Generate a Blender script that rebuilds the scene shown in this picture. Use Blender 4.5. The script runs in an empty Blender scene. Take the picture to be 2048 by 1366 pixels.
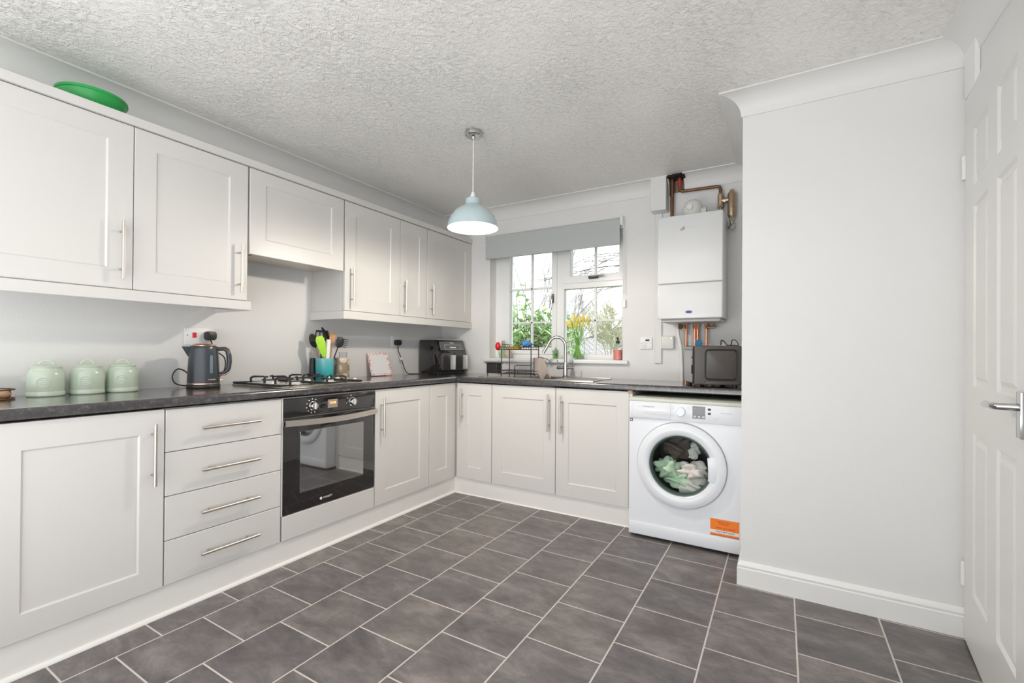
import bpy, bmesh, math, random
from mathutils import Vector, Matrix
PI = math.pi
random.seed(7)
scn = bpy.context.scene
COL = scn.collection

# ------------------------------------------------------------------ materials
def nmat(name):
    m = bpy.data.materials.new(name); m.use_nodes = True
    nt = m.node_tree
    b = nt.nodes['Principled BSDF']
    return m, nt, b
def lk(nt, a, b): nt.links.new(a, b)
def basic(name, col, rough=.5, metal=0.0, bump=0.0, bscale=60, var=0.0, vscale=6, spec=None, coat=0.0, trans=0.0, ior=None, emit=None, estr=0, stretch=None, alpha=None):
    m, nt, b = nmat(name)
    b.inputs['Base Color'].default_value = (*col, 1)
    b.inputs['Roughness'].default_value = rough
    b.inputs['Metallic'].default_value = metal
    if spec is not None: b.inputs['Specular IOR Level'].default_value = spec
    if coat: b.inputs['Coat Weight'].default_value = coat; b.inputs['Coat Roughness'].default_value = .05
    if trans: b.inputs['Transmission Weight'].default_value = trans
    if ior: b.inputs['IOR'].default_value = ior
    if emit: b.inputs['Emission Color'].default_value = (*emit, 1); b.inputs['Emission Strength'].default_value = estr
    tc = nt.nodes.new('ShaderNodeTexCoord')
    mp = nt.nodes.new('ShaderNodeMapping'); lk(nt, tc.outputs['Object'], mp.inputs[0])
    if stretch: mp.inputs['Scale'].default_value = stretch
    if True:
        n = nt.nodes.new('ShaderNodeTexNoise'); n.inputs['Scale'].default_value = vscale; n.inputs['Detail'].default_value = 4
        lk(nt, mp.outputs[0], n.inputs['Vector'])
        r = nt.nodes.new('ShaderNodeMix'); r.data_type = 'RGBA'
        v = max(var, .015)
        r.inputs[6].default_value = (*[c*(1-v) for c in col], 1); r.inputs[7].default_value = (*[min(1, c*(1+v)) for c in col], 1)
        lk(nt, n.outputs['Fac'], r.inputs[0]); lk(nt, r.outputs[2], b.inputs['Base Color'])
    if bump:
        n2 = nt.nodes.new('ShaderNodeTexNoise'); n2.inputs['Scale'].default_value = bscale; n2.inputs['Detail'].default_value = 3
        lk(nt, mp.outputs[0], n2.inputs['Vector'])
        bp = nt.nodes.new('ShaderNodeBump'); bp.inputs['Strength'].default_value = bump; bp.inputs['Distance'].default_value = .002
        lk(nt, n2.outputs['Fac'], bp.inputs['Height']); lk(nt, bp.outputs[0], b.inputs['Normal'])
    return m

M = {}
M['wall'] = basic('wall_paint', (.765, .762, .752), .55, bump=.25, bscale=90, var=.01)
M['coving'] = basic('coving_paint', (.77, .77, .76), .5, bump=.1)
M['cabinet'] = basic('cabinet_paint', (.66, .645, .622), .38, bump=.05, bscale=150, var=.012, vscale=3)
M['plinth'] = basic('plinth_paint', (.80, .785, .755), .45, bump=.1, bscale=50, var=.03)
M['gloss_white'] = basic('white_gloss_paint', (.83, .83, .82), .3, bump=.08, bscale=30)
M['door_white'] = basic('door_satin', (.74, .74, .725), .35, bump=.06, bscale=120)
M['upvc'] = basic('white_upvc', (.82, .83, .83), .28)
M['enamel'] = basic('white_enamel', (.80, .825, .865), .22)
M['enamel_grey'] = basic('pale_grey_plastic', (.70, .71, .74), .3)
M['lid_cream'] = basic('aged_lid', (.66, .68, .60), .5, var=.1)
M['boiler'] = basic('boiler_enamel', (.72, .73, .73), .2)
M['boiler_grey'] = basic('boiler_underside', (.55, .54, .51), .35, var=.1)
M['steel'] = basic('satin_nickel', (.60, .555, .50), .36, 1.0, stretch=(1, 1, 40))
M['chrome'] = basic('chrome', (.56, .56, .56), .14, 1.0)
M['darkchrome'] = basic('dark_chrome', (.25, .25, .26), .15, 1.0)
M['sink'] = basic('brushed_sink_steel', (.62, .60, .57), .25, 1.0, stretch=(1, 12, 1))
M['hobsteel'] = basic('hob_steel', (.63, .58, .52), .22, 1.0)
M['silver'] = basic('bright_silver', (.78, .78, .77), .3, .3)
M['black'] = basic('black_plastic', (.014, .014, .015), .42)
M['blackgloss'] = basic('black_gloss', (.014, .012, .013), .07, coat=.8)
M['iron'] = basic('cast_iron', (.02, .02, .02), .55, bump=.3, bscale=200)
M['wire'] = basic('black_wire', (.03, .025, .025), .35)
M['copper'] = basic('copper_pipe', (.75, .36, .22), .32, 1.0, var=.2, vscale=30)
M['oldcopper'] = basic('tarnished_copper', (.20, .10, .055), .4, .8, var=.5, vscale=40)
M['brass'] = basic('aged_brass', (.50, .38, .26), .35, .9, var=.25, vscale=50)
M['rosegold'] = basic('rose_gold', (.85, .47, .36), .2, 1.0)
M['kettle'] = basic('grey_kettle_enamel', (.055, .062, .072), .3, .35)
M['canister'] = basic('sage_ceramic', (.55, .64, .52), .22, coat=.4)
M['canister_in'] = basic('sage_ceramic_embossed', (.64, .70, .60), .25, coat=.3)
M['shade'] = basic('pale_blue_enamel', (.50, .62, .64), .28, coat=.3)
M['shade_in'] = basic('white_shade_lining', (.95, .95, .93), .4)
M['bulb'] = basic('lamp_bulb_glow', (1, 1, 1), .4, emit=(1, .93, .84), estr=14)
M['blind'] = basic('grey_blind_fabric', (.50, .53, .525), .8, bump=.3, bscale=700, var=.03, vscale=300)
M['green'] = basic('green_plastic', (.02, .33, .07), .3)
M['lime'] = basic('lime_silicone', (.42, .75, .05), .4)
M['wood'] = basic('utensil_wood', (.55, .29, .14), .5, var=.25, vscale=20, stretch=(8, 8, 1))
M['barewood'] = basic('bare_wood', (.48, .33, .2), .6, var=.2, vscale=20)
M['whiteplastic'] = basic('white_plastic', (.82, .82, .81), .35)
M['creamplastic'] = basic('cream_plastic', (.72, .72, .68), .4)
M['red'] = basic('red_plastic', (.7, .01, .02), .35)
M['blueplastic'] = basic('blue_plastic', (.03, .2, .42), .35)
M['bluecloth'] = basic('blue_cloth', (.07, .24, .62), .7, bump=.3)
M['yellow'] = basic('yellow_sponge', (.75, .45, .06), .8, bump=.5)
M['towel'] = basic('beige_towel', (.66, .58, .53), .9, bump=.6, bscale=400, var=.06)
M['towelbrown'] = basic('towel_edge', (.16, .10, .09), .9)
M['garlic'] = basic('pale_bulb', (.50, .43, .38), .55, var=.25, vscale=30)
M['leaf'] = basic('laurel_leaf', (.40, .60, .27), .4, var=.35, vscale=3)
M['leaf2'] = basic('laurel_leaf_yellow', (.52, .66, .30), .4, var=.3, vscale=3)
M['succulent'] = basic('succulent_leaf', (.28, .45, .30), .5)
M['stem'] = basic('flower_stem', (.30, .55, .12), .45, var=.2, vscale=10)
M['petal'] = basic('daffodil_petal', (.95, .72, .08), .5, var=.15)
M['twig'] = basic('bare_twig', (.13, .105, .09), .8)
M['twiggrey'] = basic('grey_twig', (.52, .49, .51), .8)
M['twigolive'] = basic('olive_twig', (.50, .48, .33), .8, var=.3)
M['grass'] = basic('lawn', (.12, .2, .06), .9, var=.4, vscale=3)
M['brickwall'] = basic('outbuilding_wall', (.30, .20, .15), .8, var=.2)
M['drum'] = basic('drum_steel', (.22, .21, .20), .35, .5, var=.3, vscale=60)
M['gasket'] = basic('rubber_gasket', (.06, .10, .09), .45)
M['clothgreen'] = basic('green_laundry', (.52, .68, .50), .9, bump=1, bscale=40, var=.15)
M['clothbeige'] = basic('beige_laundry', (.74, .69, .65), .9, bump=1, bscale=40, var=.1)
M['clothwhite'] = basic('white_laundry', (.8, .78, .74), .9, bump=1, bscale=40)
M['clothdark'] = basic('brown_laundry', (.12, .09, .08), .9, bump=1, bscale=40)
M['orange'] = basic('orange_label', (.90, .22, .02), .5)
M['labelbrown'] = basic('label_strip', (.55, .17, .05), .5)
M['print_orange'] = basic('label_print', (.45, .06, .005), .5)
M['print_black'] = basic('black_print', (.02, .02, .02), .5)
M['print_grey'] = basic('grey_print', (.33, .33, .34), .5)
M['print_pale'] = basic('pale_print', (.60, .61, .62), .4)
M['print_white'] = basic('white_print', (.8, .8, .8), .4)
M['bluebadge'] = basic('blue_badge', (.02, .05, .25), .25)
M['display'] = basic('oven_display', (.30, .24, .20), .2)
M['digits'] = basic('display_digits', (1, .35, .1), .4, emit=(1, .3, .08), estr=2.0)
M['grey_panel'] = basic('display_grey', (.11, .12, .125), .2)
M['pink'] = basic('pink_soap', (.85, .28, .24), .15)
M['papercream'] = basic('card_paper', (.80, .79, .80), .5)
M['dark'] = basic('hole_shade', (.015, .012, .01), .9, bump=.5)
M['plasterbrown'] = basic('bare_plaster_edge', (.30, .2, .16), .9, var=.4, vscale=60, bump=1)
M['boilerred'] = basic('painted_red_pipe', (.45, .05, .03), .5, var=.3, vscale=60)
M['carcass'] = basic('carcass_white', (.70, .68, .64), .5)
M['fluewhite'] = basic('flue_plastic', (.70, .70, .67), .35)

def mat_glass(name, tint=(.95, 1, .98), ior=1.2, k=.55):
    m, nt, b = nmat(name)
    out = nt.nodes['Material Output']
    t = nt.nodes.new('ShaderNodeBsdfTransparent'); t.inputs[0].default_value = (*tint, 1)
    g = nt.nodes.new('ShaderNodeBsdfGlossy'); g.inputs['Roughness'].default_value = .02
    lw = nt.nodes.new('ShaderNodeFresnel'); lw.inputs[0].default_value = ior
    mx = nt.nodes.new('ShaderNodeMixShader')
    ml = nt.nodes.new('ShaderNodeMath'); ml.operation = 'MULTIPLY'; ml.inputs[1].default_value = k; lk(nt, lw.outputs[0], ml.inputs[0])
    lk(nt, ml.outputs[0], mx.inputs[0]); lk(nt, t.outputs[0], mx.inputs[1]); lk(nt, g.outputs[0], mx.inputs[2])
    lk(nt, mx.outputs[0], out.inputs[0]); nt.nodes.remove(b)
    return m
M['pane'] = mat_glass('window_glass', (.97, .99, .985), 1.45, 1)
M['vaseglass'] = mat_glass('vase_glass', (.92, .985, .94), 1.16, .35)
M['greenglass'] = mat_glass('green_glass', (.80, .90, .74), 1.12)
M['clearglass'] = mat_glass('clear_glass', (.95, .95, .96), 1.15)
M['portglass'] = mat_glass('porthole_glass', (.90, .95, .94), 1.3)

def ramp(nt, src, stops):
    r = nt.nodes.new('ShaderNodeValToRGB')
    e = r.color_ramp.elements
    e[0].position, e[0].color = stops[0][0], (*stops[0][1], 1)
    e[1].position, e[1].color = stops[1][0], (*stops[1][1], 1)
    for p, c in stops[2:]:
        x = e.new(p); x.color = (*c, 1)
    lk(nt, src, r.inputs[0]); return r

def mat_floor():
    m, nt, b = nmat('slate_tile_vinyl')
    geo = nt.nodes.new('ShaderNodeNewGeometry')
    sep = nt.nodes.new('ShaderNodeSeparateXYZ'); lk(nt, geo.outputs['Position'], sep.inputs[0])
    def add(sock, v):
        a = nt.nodes.new('ShaderNodeMath'); a.operation = 'ADD'; lk(nt, sock, a.inputs[0]); a.inputs[1].default_value = v; return a.outputs[0]
    cmb = nt.nodes.new('ShaderNodeCombineXYZ')
    lk(nt, add(sep.outputs['Y'], -.121-.2815/2+10*.2815), cmb.inputs[0]); lk(nt, add(sep.outputs['X'], 2.0015+20*.2931), cmb.inputs[1])
    br = nt.nodes.new('ShaderNodeTexBrick'); lk(nt, cmb.outputs[0], br.inputs['Vector'])
    br.offset = .5; br.offset_frequency = 2; br.squash = 1
    br.inputs['Scale'].default_value = 1; br.inputs['Brick Width'].default_value = .2815; br.inputs['Row Height'].default_value = .2931
    br.inputs['Mortar Size'].default_value = .0030; br.inputs['Mortar Smooth'].default_value = .1; br.inputs['Bias'].default_value = 0
    br.inputs['Color1'].default_value = (0, 0, 0, 1); br.inputs['Color2'].default_value = (1, 1, 1, 1); br.inputs['Mortar'].default_value = (.5, .5, .5, 1)
    # per tile shifted noise
    sc = nt.nodes.new('ShaderNodeVectorMath'); sc.operation = 'SCALE'; sc.inputs['Scale'].default_value = 7.0; lk(nt, br.outputs['Color'], sc.inputs[0])
    ad = nt.nodes.new('ShaderNodeVectorMath'); ad.operation = 'ADD'; lk(nt, geo.outputs['Position'], ad.inputs[0]); lk(nt, sc.outputs[0], ad.inputs[1])
    mp = nt.nodes.new('ShaderNodeMapping'); mp.inputs['Rotation'].default_value = (0, 0, .9); mp.inputs['Scale'].default_value = (1, 2.0, 1); lk(nt, ad.outputs[0], mp.inputs[0])
    n1 = nt.nodes.new('ShaderNodeTexNoise'); n1.inputs['Scale'].default_value = 5; n1.inputs['Detail'].default_value = 12; n1.inputs['Roughness'].default_value = .74; n1.inputs['Distortion'].default_value = .3
    lk(nt, mp.outputs[0], n1.inputs['Vector'])
    r1 = ramp(nt, n1.outputs['Fac'], [(.30, (.072, .067, .070)), (.74, (.29, .262, .255)), (.5, (.150, .137, .135))])
    tint = nt.nodes.new('ShaderNodeMix'); tint.data_type = 'RGBA'; tint.blend_type = 'MULTIPLY'; tint.inputs[0].default_value = 1
    rt = ramp(nt, br.outputs['Color'], [(0, (.86, .86, .88)), (1, (1.12, 1.08, 1.05))])
    lk(nt, r1.outputs[0], tint.inputs[6]); lk(nt, rt.outputs[0], tint.inputs[7])
    mx = nt.nodes.new('ShaderNodeMix'); mx.data_type = 'RGBA'
    lk(nt, br.outputs['Fac'], mx.inputs[0]); lk(nt, tint.outputs[2], mx.inputs[6]); mx.inputs[7].default_value = (.60, .55, .51, 1)
    lk(nt, mx.outputs[2], b.inputs['Base Color'])
    rr = nt.nodes.new('ShaderNodeMapRange'); rr.inputs['To Min'].default_value = .27; rr.inputs['To Max'].default_value = .46
    lk(nt, n1.outputs['Fac'], rr.inputs[0]); lk(nt, rr.outputs[0], b.inputs['Roughness'])
    sb = nt.nodes.new('ShaderNodeMath'); sb.operation = 'SUBTRACT'; lk(nt, n1.outputs['Fac'], sb.inputs[0]); lk(nt, br.outputs['Fac'], sb.inputs[1])
    bp = nt.nodes.new('ShaderNodeBump'); bp.inputs['Strength'].default_value = .35; bp.inputs['Distance'].default_value = .003
    lk(nt, sb.outputs[0], bp.inputs['Height']); lk(nt, bp.outputs[0], b.inputs['Normal'])
    return m
M['floor'] = mat_floor()

def mat_worktop():
    m, nt, b = nmat('dark_speckled_laminate')
    geo = nt.nodes.new('ShaderNodeNewGeometry')
    n = nt.nodes.new('ShaderNodeTexNoise'); n.inputs['Scale'].default_value = 55; n.inputs['Detail'].default_value = 8; n.inputs['Roughness'].default_value = .7
    lk(nt, geo.outputs['Position'], n.inputs['Vector'])
    r = ramp(nt, n.outputs['Fac'], [(.35, (.020, .018, .021)), (.8, (.40, .36, .34)), (.53, (.040, .036, .039)), (.64, (.10, .088, .088))])
    lk(nt, r.outputs[0], b.inputs['Base Color'])
    b.inputs['Roughness'].default_value = .28; b.inputs['Specular IOR Level'].default_value = .5; b.inputs['Coat Weight'].default_value = 1; b.inputs['Coat Roughness'].default_value = .15; b.inputs['Coat IOR'].default_value = 1.6
    n2 = nt.nodes.new('ShaderNodeTexNoise'); n2.inputs['Scale'].default_value = 350; lk(nt, geo.outputs['Position'], n2.inputs['Vector'])
    bp = nt.nodes.new('ShaderNodeBump'); bp.inputs['Strength'].default_value = .06; bp.inputs['Distance'].default_value = .001
    lk(nt, n2.outputs['Fac'], bp.inputs['Height']); lk(nt, bp.outputs[0], b.inputs['Normal'])
    return m
M['worktop'] = mat_worktop()

def mat_ceiling():
    m, nt, b = nmat('textured_ceiling_plaster')
    geo = nt.nodes.new('ShaderNodeNewGeometry')
    b.inputs['Base Color'].default_value = (.92, .905, .88, 1); b.inputs['Roughness'].default_value = .32
    n = nt.nodes.new('ShaderNodeTexNoise'); n.inputs['Scale'].default_value = 30; n.inputs['Detail'].default_value = 5; n.inputs['Roughness'].default_value = .6; n.inputs['Distortion'].default_value = 1.6
    lk(nt, geo.outputs['Position'], n.inputs['Vector'])
    n3 = nt.nodes.new('ShaderNodeTexNoise'); n3.inputs['Scale'].default_value = 2.5; lk(nt, geo.outputs['Position'], n3.inputs['Vector'])
    v = nt.nodes.new('ShaderNodeTexVoronoi'); v.feature = 'SMOOTH_F1'; v.inputs['Scale'].default_value = 62
    mxv = nt.nodes.new('ShaderNodeVectorMath'); mxv.operation = 'ADD'; lk(nt, geo.outputs['Position'], mxv.inputs[0])
    sc = nt.nodes.new('ShaderNodeVectorMath'); sc.operation = 'SCALE'; sc.inputs['Scale'].default_value = .06; lk(nt, n.outputs['Color'], sc.inputs[0]); lk(nt, sc.outputs[0], mxv.inputs[1])
    lk(nt, mxv.outputs[0], v.inputs['Vector'])
    ad = nt.nodes.new('ShaderNodeMath'); ad.operation = 'ADD'; lk(nt, n.outputs['Fac'], ad.inputs[0]); lk(nt, v.outputs['Distance'], ad.inputs[1])
    mu = nt.nodes.new('ShaderNodeMath'); mu.operation = 'MULTIPLY'; lk(nt, ad.outputs[0], mu.inputs[0]); lk(nt, n3.outputs['Fac'], mu.inputs[1])
    bp = nt.nodes.new('ShaderNodeBump'); bp.inputs['Strength'].default_value = .85; bp.inputs['Distance'].default_value = .013
    lk(nt, mu.outputs[0], bp.inputs['Height']); lk(nt, bp.outputs[0], b.inputs['Normal'])
    return m
M['ceiling'] = mat_ceiling()

def mat_roof():
    m, nt, b = nmat('grey_roof_tiles')
    tc = nt.nodes.new('ShaderNodeTexCoord')
    br = nt.nodes.new('ShaderNodeTexBrick'); lk(nt, tc.outputs['UV'], br.inputs['Vector']); br.inputs['Scale'].default_value = 1
    br.inputs['Brick Width'].default_value = .25; br.inputs['Row Height'].default_value = .17; br.inputs['Mortar Size'].default_value = .02
    br.inputs['Color1'].default_value = (.42, .40, .40, 1); br.inputs['Color2'].default_value = (.52, .50, .49, 1); br.inputs['Mortar'].default_value = (.16, .15, .15, 1)
    lk(nt, br.outputs['Color'], b.inputs['Base Color']); b.inputs['Roughness'].default_value = .8
    return m
M['roof'] = mat_roof()

def mat_teal():
    m, nt, b = nmat('teal_ombre_glaze')
    tc = nt.nodes.new('ShaderNodeTexCoord'); sep = nt.nodes.new('ShaderNodeSeparateXYZ'); lk(nt, tc.outputs['Object'], sep.inputs[0])
    mr = nt.nodes.new('ShaderNodeMapRange'); mr.inputs['From Min'].default_value = 0; mr.inputs['From Max'].default_value = .14; lk(nt, sep.outputs['Z'], mr.inputs[0])
    r = ramp(nt, mr.outputs[0], [(.1, (.01, .30, .30)), (.95, (.16, .47, .52)), (.5, (.05, .42, .45))])
    lk(nt, r.outputs[0], b.inputs['Base Color']); b.inputs['Roughness'].default_value = .15
    return m
M['teal'] = mat_teal()
def mat_floral():
    m, nt, b = nmat('cream_floral_glaze')
    tc = nt.nodes.new('ShaderNodeTexCoord')
    v = nt.nodes.new('ShaderNodeTexVoronoi'); v.inputs['Scale'].default_value = 24; lk(nt, tc.outputs['Object'], v.inputs['Vector'])
    r = ramp(nt, v.outputs['Distance'], [(.15, (.78, .71, .60)), (.6, (.30, .22, .15)), (.28, (.50, .40, .30)), (.38, (.74, .66, .55))])
    lk(nt, r.outputs[0], b.inputs['Base Color']); b.inputs['Roughness'].default_value = .3
    bp = nt.nodes.new('ShaderNodeBump'); bp.inputs['Strength'].default_value = .5; bp.inputs['Distance'].default_value = .004
    lk(nt, v.outputs['Distance'], bp.inputs['Height']); lk(nt, bp.outputs[0], b.inputs['Normal'])
    return m
M['floral'] = mat_floral()
def mat_border():
    m, nt, b = nmat('pink_patterned_border')
    tc = nt.nodes.new('ShaderNodeTexCoord')
    v = nt.nodes.new('ShaderNodeTexVoronoi'); v.inputs['Scale'].default_value = 75; lk(nt, tc.outputs['Object'], v.inputs['Vector'])
    r = ramp(nt, v.outputs['Distance'], [(.2, (.42, .06, .09)), (.6, (.85, .78, .76)), (.38, (.80, .45, .42))])
    lk(nt, r.outputs[0], b.inputs['Base Color']); return m
M['border'] = mat_border()
def mat_ovenwin():
    m, nt, b = nmat('tinted_oven_glass')
    b.inputs['Base Color'].default_value = (.018, .016, .016, 1); b.inputs['Roughness'].default_value = .04
    b.inputs['Specular IOR Level'].default_value = 1.0; b.inputs['IOR'].default_value = 2.5
    n = nt.nodes.new('ShaderNodeTexNoise'); n.inputs['Scale'].default_value = 4
    r = ramp(nt, n.outputs['Fac'], [(.3, (.016, .014, .014)), (.7, (.02, .018, .018))]); lk(nt, r.outputs[0], b.inputs['Base Color'])
    return m
M['ovenwin'] = mat_ovenwin()

# ------------------------------------------------------------------ mesh helpers
def BM(): return bmesh.new()
def box(bm, x0, x1, y0, y1, z0, z1, bev=0.0, seg=1):
    r = bmesh.ops.create_cube(bm, size=1.0)
    vs = r['verts']
    for v in vs:
        v.co = Vector(((x0+x1)/2+v.co.x*(x1-x0), (y0+y1)/2+v.co.y*(y1-y0), (z0+z1)/2+v.co.z*(z1-z0)))
    if bev > 0:
        es = list({e for v in vs for e in v.link_edges})
        bmesh.ops.bevel(bm, geom=es, offset=bev, segments=seg, affect='EDGES', profile=.5)
    return vs
def frame_of(d):
    d = d.normalized()
    a = Vector((0, 0, 1)) if abs(d.z) < .9 else Vector((1, 0, 0))
    u = d.cross(a).normalized(); v = d.cross(u).normalized()
    return u, v
def tube(bm, pts, r, seg=10, cap=True, closed=False):
    pts = [Vector(p) for p in pts]; n = len(pts)
    rs = r if isinstance(r, (list, tuple)) else [r]*n
    rings = []; pu = None
    for i, p in enumerate(pts):
        if closed: d = pts[(i+1) % n]-pts[i-1]
        elif i == 0: d = pts[1]-pts[0]
        elif i == n-1: d = pts[-1]-pts[-2]
        else: d = (pts[i+1]-p).normalized()+(p-pts[i-1]).normalized()
        if d.length < 1e-9: d = Vector((0, 0, 1))
        d.normalize()
        if pu is None: u, v = frame_of(d)
        else:
            u = (pu-d*pu.dot(d))
            if u.length < 1e-6: u, v = frame_of(d)
            u.normalize(); v = d.cross(u)
        pu = u
        rings.append([bm.verts.new(p+(u*math.cos(2*PI*k/seg)+v*math.sin(2*PI*k/seg))*rs[i]) for k in range(seg)])
    m = n if closed else n-1
    for i in range(m):
        a, b = rings[i], rings[(i+1) % n]
        for k in range(seg):
            bm.faces.new((a[k], a[(k+1) % seg], b[(k+1) % seg], b[k]))
    if cap and not closed:
        bm.faces.new(rings[0][::-1]); bm.faces.new(rings[-1])
def smooth(pts, k=6):
    pts = [Vector(p) for p in pts]; out = []
    for i in range(len(pts)-1):
        p0, p1, p2, p3 = pts[max(0, i-1)], pts[i], pts[i+1], pts[min(len(pts)-1, i+2)]
        for j in range(k):
            t = j/k; out.append(.5*((2*p1)+(p2-p0)*t+(2*p0-5*p1+4*p2-p3)*t*t+(3*p1-p0-3*p2+p3)*t**3))
    out.append(pts[-1]); return out
def ringframe(bm, x0, x1, z0, z1, tl, tr, tb, tt, y0, y1):
    O = [(x0, z0), (x1, z0), (x1, z1), (x0, z1)]; I = [(x0+tl, z0+tb), (x1-tr, z0+tb), (x1-tr, z1-tt), (x0+tl, z1-tt)]
    c = .004; I2 = [(x0+tl-c, z0+tb-c), (x1-tr+c, z0+tb-c), (x1-tr+c, z1-tt+c), (x0+tl-c, z1-tt+c)]
    mk = lambda L, y: [bm.verts.new((x, y, z)) for x, z in L]
    seq = [mk(O, y1), mk(O, y0), mk(I2, y0), mk(I, y0+c), mk(I, y1)]
    for a, b in list(zip(seq, seq[1:]))+[(seq[-1], seq[0])]:
        for k in range(4): bm.faces.new((a[k], a[(k+1) % 4], b[(k+1) % 4], b[k]))
def cyl(bm, p0, p1, r, seg=20, r1=None):
    tube(bm, [p0, p1], [r, r if r1 is None else r1], seg)
def lathe(bm, prof, seg=40, mat=None, closed=False):
    """prof: list of (r,z) revolved about local z, then transformed by mat"""
    mat = mat or Matrix.Identity(4)
    rings = []
    for r, z in prof:
        if r < 1e-6: rings.append([bm.verts.new(mat @ Vector((0, 0, z)))])
        else: rings.append([bm.verts.new(mat @ Vector((r*math.cos(2*PI*k/seg), r*math.sin(2*PI*k/seg), z))) for k in range(seg)])
    n = len(rings)
    for i in range(n if closed else n-1):
        a, b = rings[i], rings[(i+1) % n]
        for k in range(seg):
            k2 = (k+1) % seg
            if len(a) == 1 and len(b) == 1: continue
            if len(a) == 1: bm.faces.new((a[0], b[k], b[k2]))
            elif len(b) == 1: bm.faces.new((a[k], b[0], a[k2]))
            else: bm.faces.new((a[k], b[k], b[k2], a[k2]))
def T(x=0, y=0, z=0): return Matrix.Translation((x, y, z))
def RX(a): return Matrix.Rotation(a, 4, 'X')
def RY(a): return Matrix.Rotation(a, 4, 'Y')
def RZ(a): return Matrix.Rotation(a, 4, 'Z')
FRONT = RX(PI/2)      # local z axis -> -y
def prism(bm, poly, z0, z1, mat=None, bev=0):
    """2D polygon (x,y) extruded along z, transformed"""
    mat = mat or Matrix.Identity(4)
    a = [bm.verts.new(mat @ Vector((x, y, z0))) for x, y in poly]
    b = [bm.verts.new(mat @ Vector((x, y, z1))) for x, y in poly]
    n = len(poly)
    bm.faces.new(a[::-1]); bm.faces.new(b)
    for i in range(n):
        bm.faces.new((a[i], a[(i+1) % n], b[(i+1) % n], b[i]))
    if bev:
        es = list({e for v in a+b for e in v.link_edges})
        bmesh.ops.bevel(bm, geom=es, offset=bev, segments=2, affect='EDGES', profile=.5)
def rrect(x0, x1, y0, y1, r, n=5):
    pts = []
    for cx, cy, a0 in ((x1-r, y1-r, 0), (x0+r, y1-r, PI/2), (x0+r, y0+r, PI), (x1-r, y0+r, 1.5*PI)):
        for i in range(n+1):
            a = a0+PI/2*i/n; pts.append((cx+r*math.cos(a), cy+r*math.sin(a)))
    return pts
def sphere(bm, c, r, sx=1, sy=1, sz=1, seg=20, mat=None):
    m = T(*c) @ (mat or Matrix.Identity(4)) @ Matrix.Diagonal((sx, sy, sz, 1))
    bmesh.ops.create_uvsphere(bm, u_segments=seg, v_segments=max(6, seg//2), radius=r, matrix=m)
def extrude_profile(bm, prof, p0, d, nrm, up, L0, L1, m0=0, m1=0):
    """prof (a,b): a along nrm, b along up; swept from L0 to L1 along d with mitres"""
    p0, d, nrm, up = map(Vector, (p0, d, nrm, up))
    A = [bm.verts.new(p0+d*(L0+m0*a)+nrm*a+up*b) for a, b in prof]
    B = [bm.verts.new(p0+d*(L1-m1*a)+nrm*a+up*b) for a, b in prof]
    n = len(prof)
    for i in range(n):
        bm.faces.new((A[i], A[(i+1) % n], B[(i+1) % n], B[i]))
    bm.faces.new(A[::-1]); bm.faces.new(B)
def arc(cx, cy, r, a0, a1, n=8): return [(cx+r*math.cos(math.radians(a0+(a1-a0)*i/n)), cy+r*math.sin(math.radians(a0+(a1-a0)*i/n))) for i in range(n+1)]

ORG = {}
def tag(o, label=None, cat=None, group=None, kind=None):
    if label: o['label'] = label
    if cat: o['category'] = cat
    if group: o['group'] = group
    if kind: o['kind'] = kind
    return o
def thing(name, label, cat, loc=(0, 0, 0), rotz=0, group=None, kind=None):
    o = bpy.data.objects.new(name, None); COL.objects.link(o)
    o.empty_display_size = .05
    o.location = loc; o.rotation_euler = (0, 0, rotz); tag(o, label, cat, group, kind)
    ORG[o.name] = Vector(loc)
    return o
def finish(bm, name, m, smooth=35):
    bmesh.ops.recalc_face_normals(bm, faces=bm.faces[:])
    me = bpy.data.meshes.new(name); bm.to_mesh(me); bm.free()
    for p in me.polygons: p.use_smooth = True
    me.set_sharp_from_angle(angle=math.radians(smooth))
    me.materials.append(m)
    return me
def obj(name, bm, m, parent=None, W=False, label=None, loc=None, kind=None, smooth=35):
    """W: geometry given in world coordinates, parent is an unrotated thing"""
    m = M[m] if isinstance(m, str) else m
    if W:
        o0 = Vector(loc) if loc is not None else (ORG.get(parent.name, Vector()) if parent else Vector())
        bmesh.ops.translate(bm, vec=-o0, verts=bm.verts[:])
    me = finish(bm, name, m, smooth)
    o = bpy.data.objects.new(name, me); COL.objects.link(o)
    if parent is not None:
        o.parent = parent; ORG[o.name] = ORG.get(parent.name, Vector())
    elif loc is not None: o.location = loc; ORG[o.name] = Vector(loc)
    if label: o['label'] = label
    if kind: o['kind'] = kind
    return o
def single(name, bm, m, label, cat, loc=(0, 0, 0), W=True, group=None, kind=None, smooth=35):
    o = obj(name, bm, m, None, W=W, loc=loc, smooth=smooth); return tag(o, label, cat, group, kind)
def struct(name, bm, m, label, cat='room'):
    o = obj(name, bm, m, None); return tag(o, label, cat, None, 'structure')
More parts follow.
